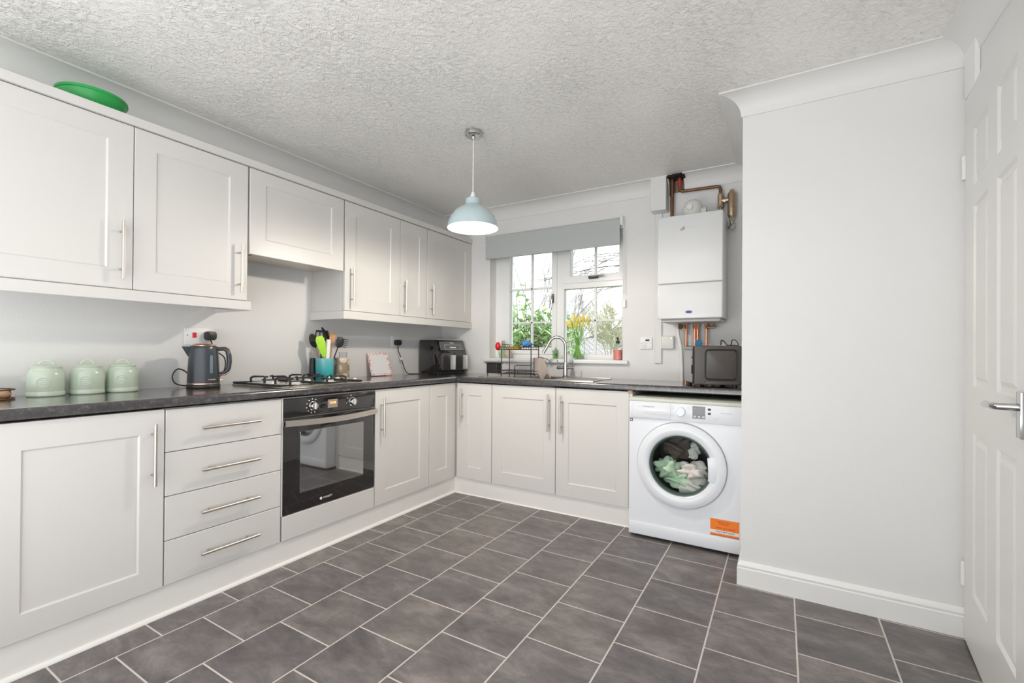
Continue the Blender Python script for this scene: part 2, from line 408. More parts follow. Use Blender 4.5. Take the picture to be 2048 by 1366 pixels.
def text(name, s, size, m, parent, mat4, label=None, width=None, W=False, ext=.0003):
    cu = bpy.data.curves.new(name, 'FONT'); cu.body = s; cu.size = size; cu.extrude = ext; cu.align_x = 'CENTER'; cu.align_y = 'CENTER'; cu.resolution_u = 2
    t = bpy.data.objects.new(name+'_tmp', cu); COL.objects.link(t)
    bpy.context.view_layer.update()
    dg = bpy.context.evaluated_depsgraph_get()
    me = bpy.data.meshes.new_from_object(t.evaluated_get(dg))
    bpy.data.objects.remove(t)
    if width:
        xs = [v.co.x for v in me.vertices]; w = max(xs)-min(xs)
        me.transform(Matrix.Diagonal((width/w, 1, 1, 1)))
    me.transform(mat4)
    if W: me.transform(Matrix.Translation(-ORG[parent.name]))
    me.materials.clear(); me.materials.append(M[m] if isinstance(m, str) else m)
    o = bpy.data.objects.new(name, me); COL.objects.link(o); o.parent = parent
    ORG[o.name] = ORG.get(parent.name, Vector())
    if label: o['label'] = label
    return o

# ------------------------------------------------------------------ key dimensions
WX, WY, CZ = -2.6845, 3.2906, 2.278
XA, YB = -2.139, 2.790
ZT, ZB = .835, .1206
WT, WB = .882, .845
XU, UZT, UZB = -2.3605, 2.017, 1.325
NX, NY = -.163, 2.396
RXW = .612
REAR = -2.0
SILL = 1.018

# ------------------------------------------------------------------ room shell
bm = BM(); box(bm, WX-.2, 1.6, REAR, WY+.3, -.12, 0); struct('floor', bm, 'floor', 'dark grey slate effect tile floor with pale grout lines', 'floor')
bm = BM(); box(bm, WX-.2, RXW+.12, REAR, WY+.3, CZ, CZ+.15); box(bm, RXW+.12, 1.6, .1, WY+.3, CZ, CZ+.15); struct('ceiling', bm, 'ceiling', 'white ceiling with swirled textured plaster', 'ceiling')
bm = BM(); box(bm, WX-.2, WX, REAR, WY+.3, 0, CZ); struct('wall_left', bm, 'wall', 'white wall behind the long run of cream cabinets', 'wall')
# back wall with window opening
OX0, OX1, OZ0, OZ1 = -2.164, -1.003, .99, 1.985
bm = BM()
box(bm, WX, OX0, WY, WY+.3, 0, CZ); box(bm, OX1, NX, WY, WY+.3, 0, CZ)
box(bm, OX0, OX1, WY, WY+.3, 0, OZ0); box(bm, OX0, OX1, WY, WY+.3, OZ1, CZ)
struct('wall_back', bm, 'wall', 'white wall with the window and the boiler', 'wall')
bm = BM(); box(bm, NX, RXW+.1, NY, WY+.3, 0, CZ); struct('wall_partition', bm, 'wall', 'plain white boxed out wall right of the washing machine', 'wall')
bm = BM(); box(bm, RXW, RXW+.1, .1, NY, 2.10, CZ); box(bm, RXW, RXW+.1, .1, 1.50, 0, 2.10); struct('wall_right', bm, 'wall', 'white wall around the open panelled door', 'wall')

cprof = [(0, 0), (.0952, 0), (.0952, -.006), (.088, -.007)] + arc(.090, -.090, .083, 90, 180, 10)[1:] + [(.006, -.095), (0, -.095)]
bm = BM(); extrude_profile(bm, cprof, (WX, 0, CZ), (0, 1, 0), (1, 0, 0), (0, 0, 1), REAR, WY, 0, 1); struct('trim_1', bm, 'coving', 'cove moulding along the ceiling above the left cabinets', 'coving')
bm = BM(); extrude_profile(bm, cprof, (0, WY, CZ), (1, 0, 0), (0, -1, 0), (0, 0, 1), WX, -.675, 1, 0)
extrude_profile(bm, cprof, (0, WY, CZ), (1, 0, 0), (0, -1, 0), (0, 0, 1), -.578, NX, 0, 1)
struct('trim_2', bm, 'coving', 'cove moulding above the window, cut away around the boiler pipes', 'coving')
bm = BM(); extrude_profile(bm, cprof, (NX, 0, CZ), (0, 1, 0), (-1, 0, 0), (0, 0, 1), NY, WY, -1, 1); struct('trim_3', bm, 'coving', 'cove moulding on the narrow side return beside the boiler', 'coving')
bm = BM(); extrude_profile(bm, cprof, (0, NY, CZ), (1, 0, 0), (0, -1, 0), (0, 0, 1), NX, RXW, -1, 1); struct('trim_4', bm, 'coving', 'cove moulding across the top of the plain boxed out wall', 'coving')
bm = BM(); extrude_profile(bm, cprof, (RXW, 0, CZ), (0, 1, 0), (-1, 0, 0), (0, 0, 1), .1, NY, 0, 1); struct('trim_5', bm, 'coving', 'cove moulding above the open door', 'coving')
bm = BM(); box(bm, 1.5, 1.6, .1, WY+.3, 0, CZ); struct('wall_hall', bm, 'wall', 'white hall wall beyond the open door', 'wall')
bm = BM(); box(bm, RXW+.1, 1.6, WY-.6, WY-.5, 0, CZ); struct('wall_hall_end', bm, 'wall', 'white end wall of the hall beyond the open door', 'wall')
# broken coving by the boiler pipes; the hole's shade is painted as near black blocks
bm = BM(); box(bm, -.675, -.578, WY-.004, WY+.001, CZ-.10, CZ); struct('trim_6', bm, 'plasterbrown', 'ragged dark gap in the coving where pipes leave', 'gap')
bm = BM()
for i in range(9):
    x = -.675+.0975*i/8; box(bm, x-.004, x+.012, WY-.095+random.uniform(0, .02), WY-.002, CZ-.012-random.uniform(0, .012), CZ-.0005)
struct('trim_7', bm, 'dark', 'near black blocks painting the shade of a ragged ceiling hole above the boiler pipes', 'gap')
# skirting
sprof = [(0, 0), (.015, 0), (.015, .078), (.012, .082), (.012, .088), (.0135, .092), (.011, .100), (.006, .106), (.002, .110), (0, .110)]
bm = BM(); extrude_profile(bm, sprof, (0, NY, 0), (1, 0, 0), (0, -1, 0), (0, 0, 1), NX, RXW, -1, 0); extrude_profile(bm, sprof, (NX, 0, 0), (0, 1, 0), (-1, 0, 0), (0, 0, 1), NY, NY+.25, -1, 0)
struct('baseboard_partition', bm, 'gloss_white', 'white moulded skirting board at the foot of the boxed out wall', 'skirting')

# ------------------------------------------------------------------ window
win = thing('window_1', 'white framed cottage style window with glazing bars above the sink', 'window', (0, 0, 0), kind='structure')
D = WY+.10   # room face of frame
def barx(bm, x0, x1, z0, z1, y0=D, y1=D+.06, bev=.004): box(bm, x0, x1, y0, y1, z0, z1, bev)
bm = BM()
ringframe(bm, OX0, OX1, SILL-.02, OZ1, .069, .037, .06, .045, D, D+.06)
barx(bm, -1.585, -1.515, SILL+.03, OZ1-.03, y0=D-.0006, y1=D+.0594, bev=.003); barx(bm, -1.520, OX1-.03, 1.578, 1.628, y0=D+.0004, y1=D+.0588, bev=.003)
obj('window_frame', bm, 'upvc', win)
C0 = D-.014
bm = BM(); ringframe(bm, -2.090, -1.574, 1.056, 1.942, .070, .046, .056, .045, C0, D+.05); cs = obj('casement_sash', bm, 'upvc', win)
bm = BM(); ringframe(bm, -1.517, -1.028, 1.622, 1.945, .060, .033, .056, .045, C0, D+.05); fl = obj('fanlight_sash', bm, 'upvc', win)
bm = BM()
gy = (D+.016, D+.034)
def gbar(x0, x1, z0, z1): box(bm, x0, x1, gy[0], gy[1], z0, z1, .002)
gbar(-1.826, -1.808, 1.113, 1.90); gbar(-2.02, -1.62, 1.594, 1.610); gbar(-2.02, -1.62, 1.311, 1.327)
obj('glazing_bars', bm, 'upvc', win)
bm = BM(); gbar(-1.266, -1.248, 1.058, 1.578); gbar(-1.515, -1.04, 1.314, 1.330); gbar(-1.266, -1.248, 1.679, 1.90)
obj('glazing_bars', bm, 'upvc', win)
for a in ((-2.02, -1.62, 1.11, 1.90), (-1.515, -1.04, 1.055, 1.58), (-1.46, -1.06, 1.676, 1.905)):
    bm = BM(); box(bm, a[0], a[1], D+.023, D+.027, a[2], a[3]); obj('window_pane', bm, 'pane', win)
bm = BM(); box(bm, -1.612, -1.596, C0-.012, C0, 1.47, 1.545, .003); tube(bm, [(-1.604, C0-.01, 1.53), (-1.606, C0-.04, 1.525), (-1.612, C0-.042, 1.47), (-1.622, C0-.040, 1.42)], [.008, .009, .007, .005], 8)
obj('window_handle', bm, 'darkchrome', win, label='grey casement handle')
bm = BM(); box(bm, -1.30, -1.22, C0-.012, C0, 1.643, 1.660, .003); tube(bm, [(-1.29, C0-.01, 1.651), (-1.285, C0-.035, 1.652), (-1.24, C0-.038, 1.655), (-1.17, C0-.034, 1.66)], [.007, .009, .007, .005], 8)
obj('window_handle', bm, 'darkchrome', win, label='grey fanlight handle')
bm = BM(); box(bm, OX0, OX1, WY, D+.02, .992, SILL); box(bm, -2.205, -.957, WY-.035, WY, .988, SILL, .006, 2)
obj('window_sill', bm, 'gloss_white', win, label='white window board')

# roller blind
bl = thing('roller_blind', 'grey fabric roller blind, half drawn over the top of the window', 'blind', (-1.6, WY-.04, 1.86))
bm = BM(); box(bm, -2.182, -1.016, WY-.043, WY-.041, 1.862, 2.045)
pr = [(WX, 0)]
obj('blind_fabric', bm, 'blind', bl, W=True)
bm = BM(); box(bm, -2.182, -1.016, WY-.048, WY-.036, 1.856, 1.872, .004, 2); obj('bottom_bar', bm, 'blind', bl, W=True)
bm = BM(); cyl(bm, (-2.178, WY-.028, 2.036), (-1.02, WY-.028, 2.036), .017, 16); obj('roller_tube', bm, 'blind', bl, W=True)
bm = BM(); box(bm, -1.014, -.995, WY-.05, WY-.001, 1.995, 2.062, .004); cyl(bm, (-1.014, WY-.028, 2.03), (-1.004, WY-.028, 2.03), .024, 16); obj('bracket', bm, 'whiteplastic', bl, W=True, label='white plastic end bracket')
bm = BM(); box(bm, -2.194, -2.183, WY-.05, WY-.001, 2.0, 2.06, .003); obj('bracket', bm, 'whiteplastic', bl, W=True, label='white plastic end bracket')
bm = BM(); tube(bm, [(-.998, WY-.045, 2.01), (-.997, WY-.046, 1.75), (-.996, WY-.04, 1.50)], .0016, 6); tube(bm, [(-.992, WY-.035, 2.01), (-.990, WY-.036, 1.75), (-.991, WY-.03, 1.50)], .0016, 6); box(bm, -.999, -.978, WY-.02, WY-.0005, 1.40, 1.46, .003)
obj('pull_chain', bm, 'whiteplastic', bl, W=True, label='white side pull chain with its wall clip')

# ------------------------------------------------------------------ exterior
bm = BM(); box(bm, -40, 20, WY+.3, 60, -.4, -.35); single('garden_lawn', bm, 'grass', 'grass ground outside the window', 'lawn', kind='stuff')
def leaf_bm(bm, base, d, L, w, up):
    d = d.normalized(); s = d.cross(up).normalized(); n = s.cross(d).normalized()
    prev = None
    st = []
    for i in range(7):
        t = i/6; ww = w*math.sin(PI*min(1, t*1.02+.02))**.8
        c = base+d*(L*t)-n*(L*.25*t*t)
        st.append((bm.verts.new(c-s*ww/2+n*ww*.15), bm.verts.new(c), bm.verts.new(c+s*ww/2+n*ww*.15)))
    for i in range(6):
        for k in range(2): bm.faces.new((st[i][k], st[i][k+1], st[i+1][k+1], st[i+1][k]))
def shrub(name, label, cx, cy, h, spread, stems, leaves, seed, lm='leaf', loc_z=-.35):
    rnd = random.Random(seed)
    t = thing(name, label, 'shrub', (cx, cy, loc_z))
    bs = BM(); blf = BM(); bl2 = BM()
    for s in range(stems):
        a = rnd.uniform(0, 2*PI); q = rnd.uniform(.2, 1)*spread
        hh = h*rnd.uniform(.55, 1.0)
        p0 = Vector((cx+.1*math.cos(a), cy+.1*math.sin(a), loc_z)); p3 = Vector((cx+q*math.cos(a), cy+.6*q*math.sin(a), loc_z+hh))
        pts = [p0.lerp(p3, u)+Vector((q*.35*math.cos(a)*math.sin(PI*u), 0, .05*math.sin(PI*u))) for u in [i/7 for i in range(8)]]
        tube(bs, pts, [.014*(1-.8*i/7) for i in range(8)], 5)
        for k in range(leaves):
            u = rnd.uniform(.45, 1.0)**.8; i = min(6, int(u*7)); b = pts[i].lerp(pts[i+1], u*7-i)
            dd = Vector((rnd.uniform(-1, 1), rnd.uniform(-1, 1), rnd.uniform(-.2, .9)))
            leaf_bm(blf if rnd.random() < .7 else bl2, b, dd, rnd.uniform(.09, .17), rnd.uniform(.032, .052), Vector((rnd.uniform(-.3, .3), rnd.uniform(-.3, .3), 1)))
    obj('stems', bs, 'twig', t, W=True)
    obj('leaves', blf, lm, t, W=True, kind='stuff'); obj('leaves', bl2, 'leaf2', t, W=True, kind='stuff', label='paler yellow green leaves')
shrub('laurel_shrub', 'broad leaved evergreen shrub close outside the left window pane', -2.50, 4.75, 1.95, .42, 85, 34, 3)
shrub('laurel_shrub', 'tall leafy stem of evergreen rising highest against the sky outside the left pane', -2.66, 4.55, 2.42, .16, 4, 26, 9)
def grow(bm, p, d, L, r, depth, rnd, droop=0.0, spread=.6, minr=.002, nchild=3):
    n = 5; pts = [p]; q = p.copy(); dd = d.copy()
    for i in range(n):
        dd = (dd+Vector((rnd.uniform(-1, 1), rnd.uniform(-1, 1), rnd.uniform(-1, 1)))*.12-Vector((0, 0, droop))).normalized()
        q = q+dd*L/n; pts.append(q.copy())
    tube(bm, pts, [max(minr, r*(1-.55*i/n)) for i in range(n+1)], 4, cap=False)
    if depth <= 0: return
    for k in range(nchild):
        u = rnd.uniform(.35, 1.0); i = min(n-1, int(u*n)); b = pts[i].lerp(pts[i+1], u*n-i)
        nd = (dd+Vector((rnd.uniform(-1, 1), rnd.uniform(-1, 1), rnd.uniform(-.5, .8)))*spread).normalized()
        grow(bm, b, nd, L*rnd.uniform(.5, .8), r*.5, depth-1, rnd, droop*1.4, spread, minr, nchild)
def tree(name, label, x, y, h, r, depth, seed, m, droop=0, spread=.6, minr=.004, nchild=4, d=(0, 0, 1), z0=-.35, cat='tree'):
    rnd = random.Random(seed); bm = BM()
    grow(bm, Vector((x, y, z0)), Vector(d), h*.55, r, depth, rnd, droop, spread, minr, nchild)
    return single(name, bm, m, label, cat, (x, y, z0))
# weeping willow far off
rnd = random.Random(5); bm = BM(); wx, wy = -8.25, 20.0
grow(bm, Vector((wx, wy, -.35)), Vector((0, 0, 1)), 3.2, .09, 2, rnd, 0, .8, .012, 4)
for k in range(150):
    a = rnd.uniform(0, 2*PI); q = rnd.uniform(.1, .95); top = 3.95-1.0*q*q-rnd.uniform(0, .4)
    pts = [(wx+q*.5*math.cos(a), wy+q*.5*math.sin(a), top-.2), (wx+q*.85*math.cos(a), wy+q*.8*math.sin(a), top), (wx+q*1.0*math.cos(a), wy+q*math.sin(a), top-.3)]
    x, y, z = pts[-1]
    L = rnd.uniform(.8, 2.2)
    for j in range(4):
        x += rnd.uniform(-.06, .06)+.05*math.cos(a); z -= L/4; pts.append((x, y, z))
    tube(bm, pts, .006, 3, cap=False)
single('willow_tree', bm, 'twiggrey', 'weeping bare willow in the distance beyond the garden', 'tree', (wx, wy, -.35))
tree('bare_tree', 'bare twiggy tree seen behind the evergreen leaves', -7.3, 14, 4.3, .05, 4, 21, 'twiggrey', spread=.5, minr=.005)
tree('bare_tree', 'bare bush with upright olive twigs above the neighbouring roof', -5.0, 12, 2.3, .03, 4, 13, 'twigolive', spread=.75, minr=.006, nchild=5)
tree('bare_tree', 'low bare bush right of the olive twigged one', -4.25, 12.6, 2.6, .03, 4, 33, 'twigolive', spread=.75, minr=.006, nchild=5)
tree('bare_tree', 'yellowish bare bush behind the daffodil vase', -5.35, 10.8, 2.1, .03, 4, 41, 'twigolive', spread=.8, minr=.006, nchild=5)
# overhanging branches at the upper right pane
bm = BM(); rnd = random.Random(12)
grow(bm, Vector((-1.9, 9.2, -.35)), Vector((-.05, 0, 1)), 3.2, .09, 0, rnd, 0, .3, .004, 0)
for k in range(7):
    grow(bm, Vector((-2.15, 9.2, 2.55+.09*k)), Vector((-1, rnd.uniform(-.3, .2), rnd.uniform(.0, .25))), rnd.uniform(1.0, 1.55), .010, 2, rnd, .02, .35, .0035, 3)
single('bare_tree', bm, 'twig', 'bare dark branches reaching across the upper right pane', 'tree', (-1.9, 9.2, -.35))
for (x, a, hh, s) in ((-2.85, .05, 2.6, 2), (-2.55, .1, 2.9, 6), (-2.33, -.02, 2.3, 8)):
    bm = BM(); grow(bm, Vector((x, 5.1, -.35)), Vector((a, 0, 1)), hh, .012, 1, random.Random(s), 0, .35, .002, 3)
    single('bare_sapling', bm, 'twig', {2: 'thin bare stem nearest the left edge of the window view', 6: 'tallest bare stem leaning behind the evergreen shrub', 8: 'short bare stem right of the tallest one outside the left pane'}[s], 'sapling', (x, 5.1, -.35))
# neighbouring building
nb = thing('neighbouring_bungalow', 'low building with a grey tiled roof beyond the garden', 'building', (-6, 18, -.35))
bm = BM(); box(bm, -9.5, -3.2, 17.3, 21, -.35, .75); obj('wall', bm, 'brickwall', nb, W=True)
bm = BM()
v = [bm.verts.new(p) for p in ((-9.8, 16.6, .72), (-2.9, 16.6, .72), (-2.9, 19, 2.12), (-6.1, 19, 2.12), (-7.6, 19, 1.62), (-9.8, 19, 1.62))]
uv = bm.loops.layers.uv.new('UVMap')
f = bm.faces.new(v)
for l in f.loops: l[uv].uv = (l.vert.co.x, (l.vert.co.y-17)*1.1)
w = [bm.verts.new(p) for p in ((-9.8, 21, .72), (-2.9, 21, .72), (-2.9, 19, 2.10), (-6.1, 19, 2.10), (-7.6, 19, 1.60), (-9.8, 19, 1.60))]
f2 = bm.faces.new(w)
for l in f2.loops: l[uv].uv = (l.vert.co.x, l.vert.co.y)
obj('roof', bm, 'roof', nb, W=True)
def pot_label(x): return x

# ------------------------------------------------------------------ handles and doors
def bar_handle(parent, x, z0, z1, vertical=True, m='steel', off=.032):
    bm = BM()
    if vertical:
        cyl(bm, (x, -off, z0), (x, -off, z1), .0062, 14)
        for z in (z0+.042, z1-.042): cyl(bm, (x, 0, z), (x, -off, z), .0045, 10)
    else:
        x0, x1 = x; z = z0
        cyl(bm, (x0, -off, z), (x1, -off, z), .0062, 14)
        for q in (x0+.042, x1-.042): cyl(bm, (q, 0, z), (q, -off, z), .0045, 10)
    return obj('handle', bm, m, parent)
def shaker(x0, x1, z0, z1, px0, px1, pz0, pz1, t=.02, rec=.006):
    """door slab in cabinet-local coordinates: front face at y=0, depth +y, with recessed centre panel"""
    bm = BM()
    c = .0016
    def ring(pts, y): return [bm.verts.new((x, y, z)) for x, z in pts]
    R = lambda a, b, cc, d: [(a, cc), (b, cc), (b, d), (a, d)]
    A = ring(R(x0, x1, z0, z1), t); B = ring(R(x0, x1, z0, z1), c); C = ring(R(x0+c, x1-c, z0+c, z1-c), 0)
    Dd = ring(R(px0, px1, pz0, pz1), 0); E = ring(R(px0+.001, px1-.001, pz0+.001, pz1-.001), rec*.45); F = ring(R(px0+.006, px1-.006, pz0+.006, pz1-.006), rec)
    bm.faces.new(A)
    for P, Q in ((A, B), (B, C), (C, Dd), (Dd, E), (E, F)):
        for i in range(4): bm.faces.new((P[i], P[(i+1) % 4], Q[(i+1) % 4], Q[i]))
    bm.faces.new(F)
    return bm
def door(parent, x0, x1, z0, z1, p, handle=None, name='door', hv=None):
    d = obj(name, shaker(x0, x1, z0, z1, *p), 'cabinet', parent, smooth=20)
    if handle: bar_handle(d, handle[0], handle[1], handle[2])
    return d
BPZ = (.205, .748)

# --- base cabinets on the left run: local x = world y - y0, local y = into the wall
def leftthing(name, label, y0, cat='cabinet', group=None, x=XA): return thing(name, label, cat, (x, y0, 0), PI/2, group)
G = 'cream shaker kitchen base cabinets'
t = leftthing('base_cabinet', 'large single door base cabinet at the left, under the sage canisters', .398)
bm = BM(); box(bm, 0, .486, .0215, .545, ZB, ZT); obj('carcass', bm, 'carcass', t)
door(t, .001, .483, ZB, ZT, (.080, .402, .205, .742), (.441, .539, .783))
t = leftthing('drawer_cabinet', 'cream base unit with four stacked drawers, left of the oven', .885)
bm = BM(); box(bm, 0, .497, .0215, .545, ZB, ZT); obj('carcass', bm, 'carcass', t)
for k, (a, b, hz) in enumerate(((.660, ZT-.003, .743), (.4815, .657, .565), (.302, .4785, .386), (ZB+.002, .299, .209))):
    bm = BM(); box(bm, .001, .4955, 0, .02, a, b, .0018, 1); d = obj('drawer', bm, 'cabinet', t)
    bar_handle(d, (.123, .373), hz, None, vertical=False)
# corner unit
t = leftthing('base_cabinet', 'cream base cabinet door immediately right of the oven', 1.990)
bm = BM(); box(bm, 0, .498, .0215, .545, ZB, ZT); obj('carcass', bm, 'carcass', t)
door(t, .003, .498, ZB, ZT, (.087, .403, .205, .745), (.046, .545, .781))
t = thing('corner_cabinet', 'cream corner base cabinet with two narrow doors meeting in the corner', 'cabinet', (XA, YB, 0))
bm = BM(); box(bm, -.545, -.0215, -.297, 0, ZB, ZT); box(bm, -.545, .326, .0215, .495, ZB, ZT); obj('carcass', bm, 'carcass', t)
bmd = shaker(.001, .297, ZB, ZT, .083, .193, .215, .748)
bmesh.ops.transform(bmd, matrix=T(0, -.298, 0) @ RZ(PI/2), verts=bmd.verts[:])
obj('door', bmd, 'cabinet', t, smooth=20)
bmd = shaker(.016, .326, ZB, ZT, .115, .237, .210, .747); obj('door', bmd, 'cabinet', t, smooth=20)
bar_handle(t.children[-1], .069, .545, .792)
# --- back run
t = thing('sink_cabinet', 'cream two door base cabinet under the sink', 'cabinet', (-1.811, YB, 0))
bm = BM(); box(bm, .002, 1.003, .0215, .495, ZB, .66); box(bm, .002, .02, .0215, .495, .66, ZT); box(bm, .985, 1.003, .0215, .495, .66, ZT); box(bm, .002, 1.003, .0215, .03, .66, ZT); obj('carcass', bm, 'carcass', t)
door(t, .003, .5065, ZB, ZT, (.091, .418, .211, .748), (.461, .54, .79))
door(t, .5105, 1.003, ZB, ZT, (.600, .925, .208, .742), (.553, .535, .785))
# plinths
bm = BM(); X0 = XA-.012
box(bm, X0-.016, X0, .25, YB+.012, 0, ZB-.001)
extrude_profile(bm, [(0, 0)]+arc(0, 0, .014, 0, 90, 5), (X0, 0, 0), (0, 1, 0), (1, 0, 0), (0, 0, 1), .25, YB+.012, 0, 1)
single('plinth_board', bm, 'plinth', 'cream kickboard with bead below the left run of cabinets', 'plinth', (X0, .25, 0))
bm = BM(); Y0 = YB+.012
box(bm, X0+.0005, -.786, Y0, Y0+.016, 0, ZB-.001); extrude_profile(bm, [(0, 0)]+arc(0, 0, .006, 0, 90, 4), (0, Y0, 0), (1, 0, 0), (0, -1, 0), (0, 0, 1), X0, -.786, 1, 0)
single('plinth_board', bm, 'plinth', 'cream kickboard below the cabinets on the window side', 'plinth', (X0, Y0, 0))
# filler panel beside washer
bm = BM(); box(bm, -.8055, -.786, YB-.002, YB+.49, 0, ZT-.0005); ep_ = single('end_panel', bm, 'cabinet', 'cream end panel with a raw wooden top edge left of the washing machine', 'panel', (-.8, YB, 0))
bm = BM(); box(bm, -.0145, .0135, -.006, .02, ZT-.012, ZT+.0085, .001); obj('raw_edge', bm, 'barewood', ep_, label='bare wood edge')

# worktop
def nose(x, up=True): return [(0, WB), (x-.006, WB), (x, WB+.006), (x, WT-.016)]+arc(x-.016, WT-.016, .016, 0, 90, 6)[1:]+[(0, WT)]
bm = BM()
HX0, HX1, HY0, HY1 = -2.60, -2.20, 1.44, 1.93    # hob cut-out
BX0, BX1, BY0, BY1 = -1.72, -1.36, 2.875, 3.14   # bowl cut-out
YE = YB-.022
for (a, b, c, d) in ((WX, XA-.03, .25, HY0), (WX, HX0, HY0, HY1), (HX1, XA-.03, HY0, HY1), (WX, XA-.03, HY1, WY), (XA-.03, BX0, YB+.03, WY), (BX1, NX, YB+.03, WY), (BX0, BX1, YB+.03, BY0), (BX0, BX1, BY1, WY)):
    box(bm, a, b, c, d, WB, WT)
extrude_profile(bm, nose(.05), (XA-.03, 0, 0), (0, 1, 0), (1, 0, 0), (0, 0, 1), .25, YB+.03, 0, 1)
extrude_profile(bm, nose(.052), (0, YB+.03, 0), (1, 0, 0), (0, -1, 0), (0, 0, 1), XA-.03, NX-.001, 1, 0)
wt = single('worktop', bm, 'worktop', 'dark speckled laminate worktop turning the corner below the window', 'worktop', (XA, YB, WB), smooth=30)

# ------------------------------------------------------------------ upper cabinets
def upthing(name, label, y0, cat='cabinet'): return thing(name, label, cat, (XU, y0, UZB), PI/2)
DPT = XU-WX
def upper(label, y0, w, px, handle=None, pz=(1.408, 1.935)):
    t = upthing('wall_cabinet', label, y0)
    bm = BM(); box(bm, 0, w, .0215, DPT-.001, 0, UZT-UZB-.001); obj('carcass', bm, 'cabinet', t)
    h = None
    if handle is not None: h = (handle[0]-y0, handle[1]-UZB, handle[2]-UZB)
    door(t, .0012, w-.0012, .002, UZT-UZB-.003, (px[0]-y0, px[1]-y0, pz[0]-UZB, pz[1]-UZB), h)
    return t
t1 = upper('cream wall cabinet door at the far left, below the green bowl', .250, .601, (.337, .765), (.808, 1.363, 1.603))
t2 = upper('cream wall cabinet left of the cooker hood cabinet', .852, .480, (.932, 1.243), (1.287, 1.362, 1.605))
bm = BM(); box(bm, .35, .47, .10, .14, -.040, 0, .002); obj('batten', bm, 'barewood', t2, label='bare wooden fixing batten under the cabinet')
upper('cream wall cabinet right of the cooker hood cabinet', 1.937, .4835, (2.020, 2.330), (1.983, 1.356, 1.599))
upper('narrow cream wall cabinet, second from the corner', 2.4215, .2850, (2.495, 2.624), (2.453, 1.361, 1.584))
upper('cream wall cabinet in the corner by the window', 2.7095, WY-2.7095-.002, (2.803, 3.201), (2.752, 1.361, 1.590))
t = thing('hood_cabinet', 'short cream cabinet hiding the cooker hood above the hob', 'cabinet', (XU, 1.335, 1.57), PI/2)
bm = BM(); box(bm, 0, .600, .0215, DPT-.001, .03, UZT-1.57-.001); obj('carcass', bm, 'carcass', t)
obj('door', shaker(.006, .592, 0, UZT-1.57-.003, .090, .505, .085, .375), 'cabinet', t, smooth=20)
bm = BM(); box(bm, .03, .57, .04, .28, .012, .03, .004); box(bm, .06, .54, .06, .26, .008, .012, .001); obj('extractor_grille', bm, 'steel', t)
# cornice & pelmet
bm = BM(); box(bm, WX, XU+.012, .25, WY-.0005, UZT+.0005, UZT+.037, .002); single('cornice_board', bm, 'cabinet', 'cream cornice board capping the wall cabinets', 'cornice', (XU, 1.8, UZT))
bm = BM(); box(bm, XU-.006, XU+.012, .25, 1.347, 1.277, UZB-.0015, .0025); box(bm, WX+.001, XU-.006, 1.333, 1.347, 1.277, UZB-.0015, .001)
single('light_pelmet', bm, 'cabinet', 'cream pelmet strip under the two left wall cabinets', 'pelmet', (XU, .8, 1.277))
bm = BM(); box(bm, XU-.006, XU+.012, 1.924, WY-.001, 1.272, UZB-.0015, .0025); box(bm, WX+.001, XU-.006, 1.924, 1.938, 1.272, UZB-.0015, .001)
single('light_pelmet', bm, 'cabinet', 'cream pelmet strip under the wall cabinets right of the hood', 'pelmet', (XU, 2.6, 1.272))

# ------------------------------------------------------------------ oven
t = thing('built_in_oven', 'black glass built-in oven with a curved silver handle', 'oven', (XA, 1.3835, 0), PI/2)
y = lambda v: v-1.3835
bm = BM(); box(bm, .008, .604, .0215, .54, ZB+.002, ZT-.001); obj('housing', bm, 'carcass', t)
bm = BM(); box(bm, .001, .008, .002, .5, .245, ZT, .001); obj('side_strip', bm, 'cabinet', t, label='cream filler strip left of the glass')
bm = BM(); box(bm, y(1.390), y(1.987), 0, .021, ZB, .242, .0018); obj('filler_panel', bm, 'cabinet', t, label='cream panel under the oven door')
bm = BM(); box(bm, y(1.392), y(1.9855), 0, .021, .733, .829, .003, 2); cp = obj('control_panel', bm, 'blackgloss', t)
for kx in (1.556, 1.812):
    bm = BM(); lathe(bm, [(0, 0), (.0245, 0), (.0245, .004), (.021, .006), (.0195, .022), (.017, .025), (0, .025)], 28, T(y(kx), 0, .782) @ FRONT)
    k = obj('knob', bm, 'chrome', cp)
    bm = BM(); box(bm, y(kx)-.003, y(kx)+.003, -.031, -.024, .764, .800, .0015); obj('knob_grip', bm, 'steel', k)
for kx, n_, a0, st_, hw in ((1.556, 8, 60, 33, .0035), (1.812, 3, 100, 45, .003)):
    for k in range(n_):
        a = math.radians(a0+k*st_); cx, cz = y(kx)+.036*math.cos(a), .782+.036*math.sin(a)
        bm = BM(); box(bm, cx-hw, cx+hw, -.0006, 0, cz-.0025, cz+.0025); obj('dial_mark', bm, 'print_white', cp)
bm = BM(); box(bm, y(1.682)-.032, y(1.682)+.032, -.001, 0, .760, .806, .0004); dsp = obj('display', bm, 'display', cp)
text('digits', '15:49', .018, 'digits', dsp, T(y(1.682), -.0014, .787) @ RX(PI/2), width=.036)
bm = BM(); box(bm, y(1.392), y(1.9855), 0, .021, .2475, .7265, .003, 2); od = obj('door', bm, 'blackgloss', t)
bm = BM(); box(bm, y(1.485), y(1.900), -.0012, .0, .338, .655, .0005); obj('window', bm, 'ovenwin', od)
bm = BM()
n = 16; pts = []
w0, w1 = y(1.390), y(1.987)
F1, F2 = [], []
for i in range(n+1):
    u = i/n; x = w0+(w1-w0)*u; bow = -.020-.028*math.sin(PI*u); sag = -.006*math.sin(PI*u)
    F1.append((x, bow, .693+sag, .723+sag))
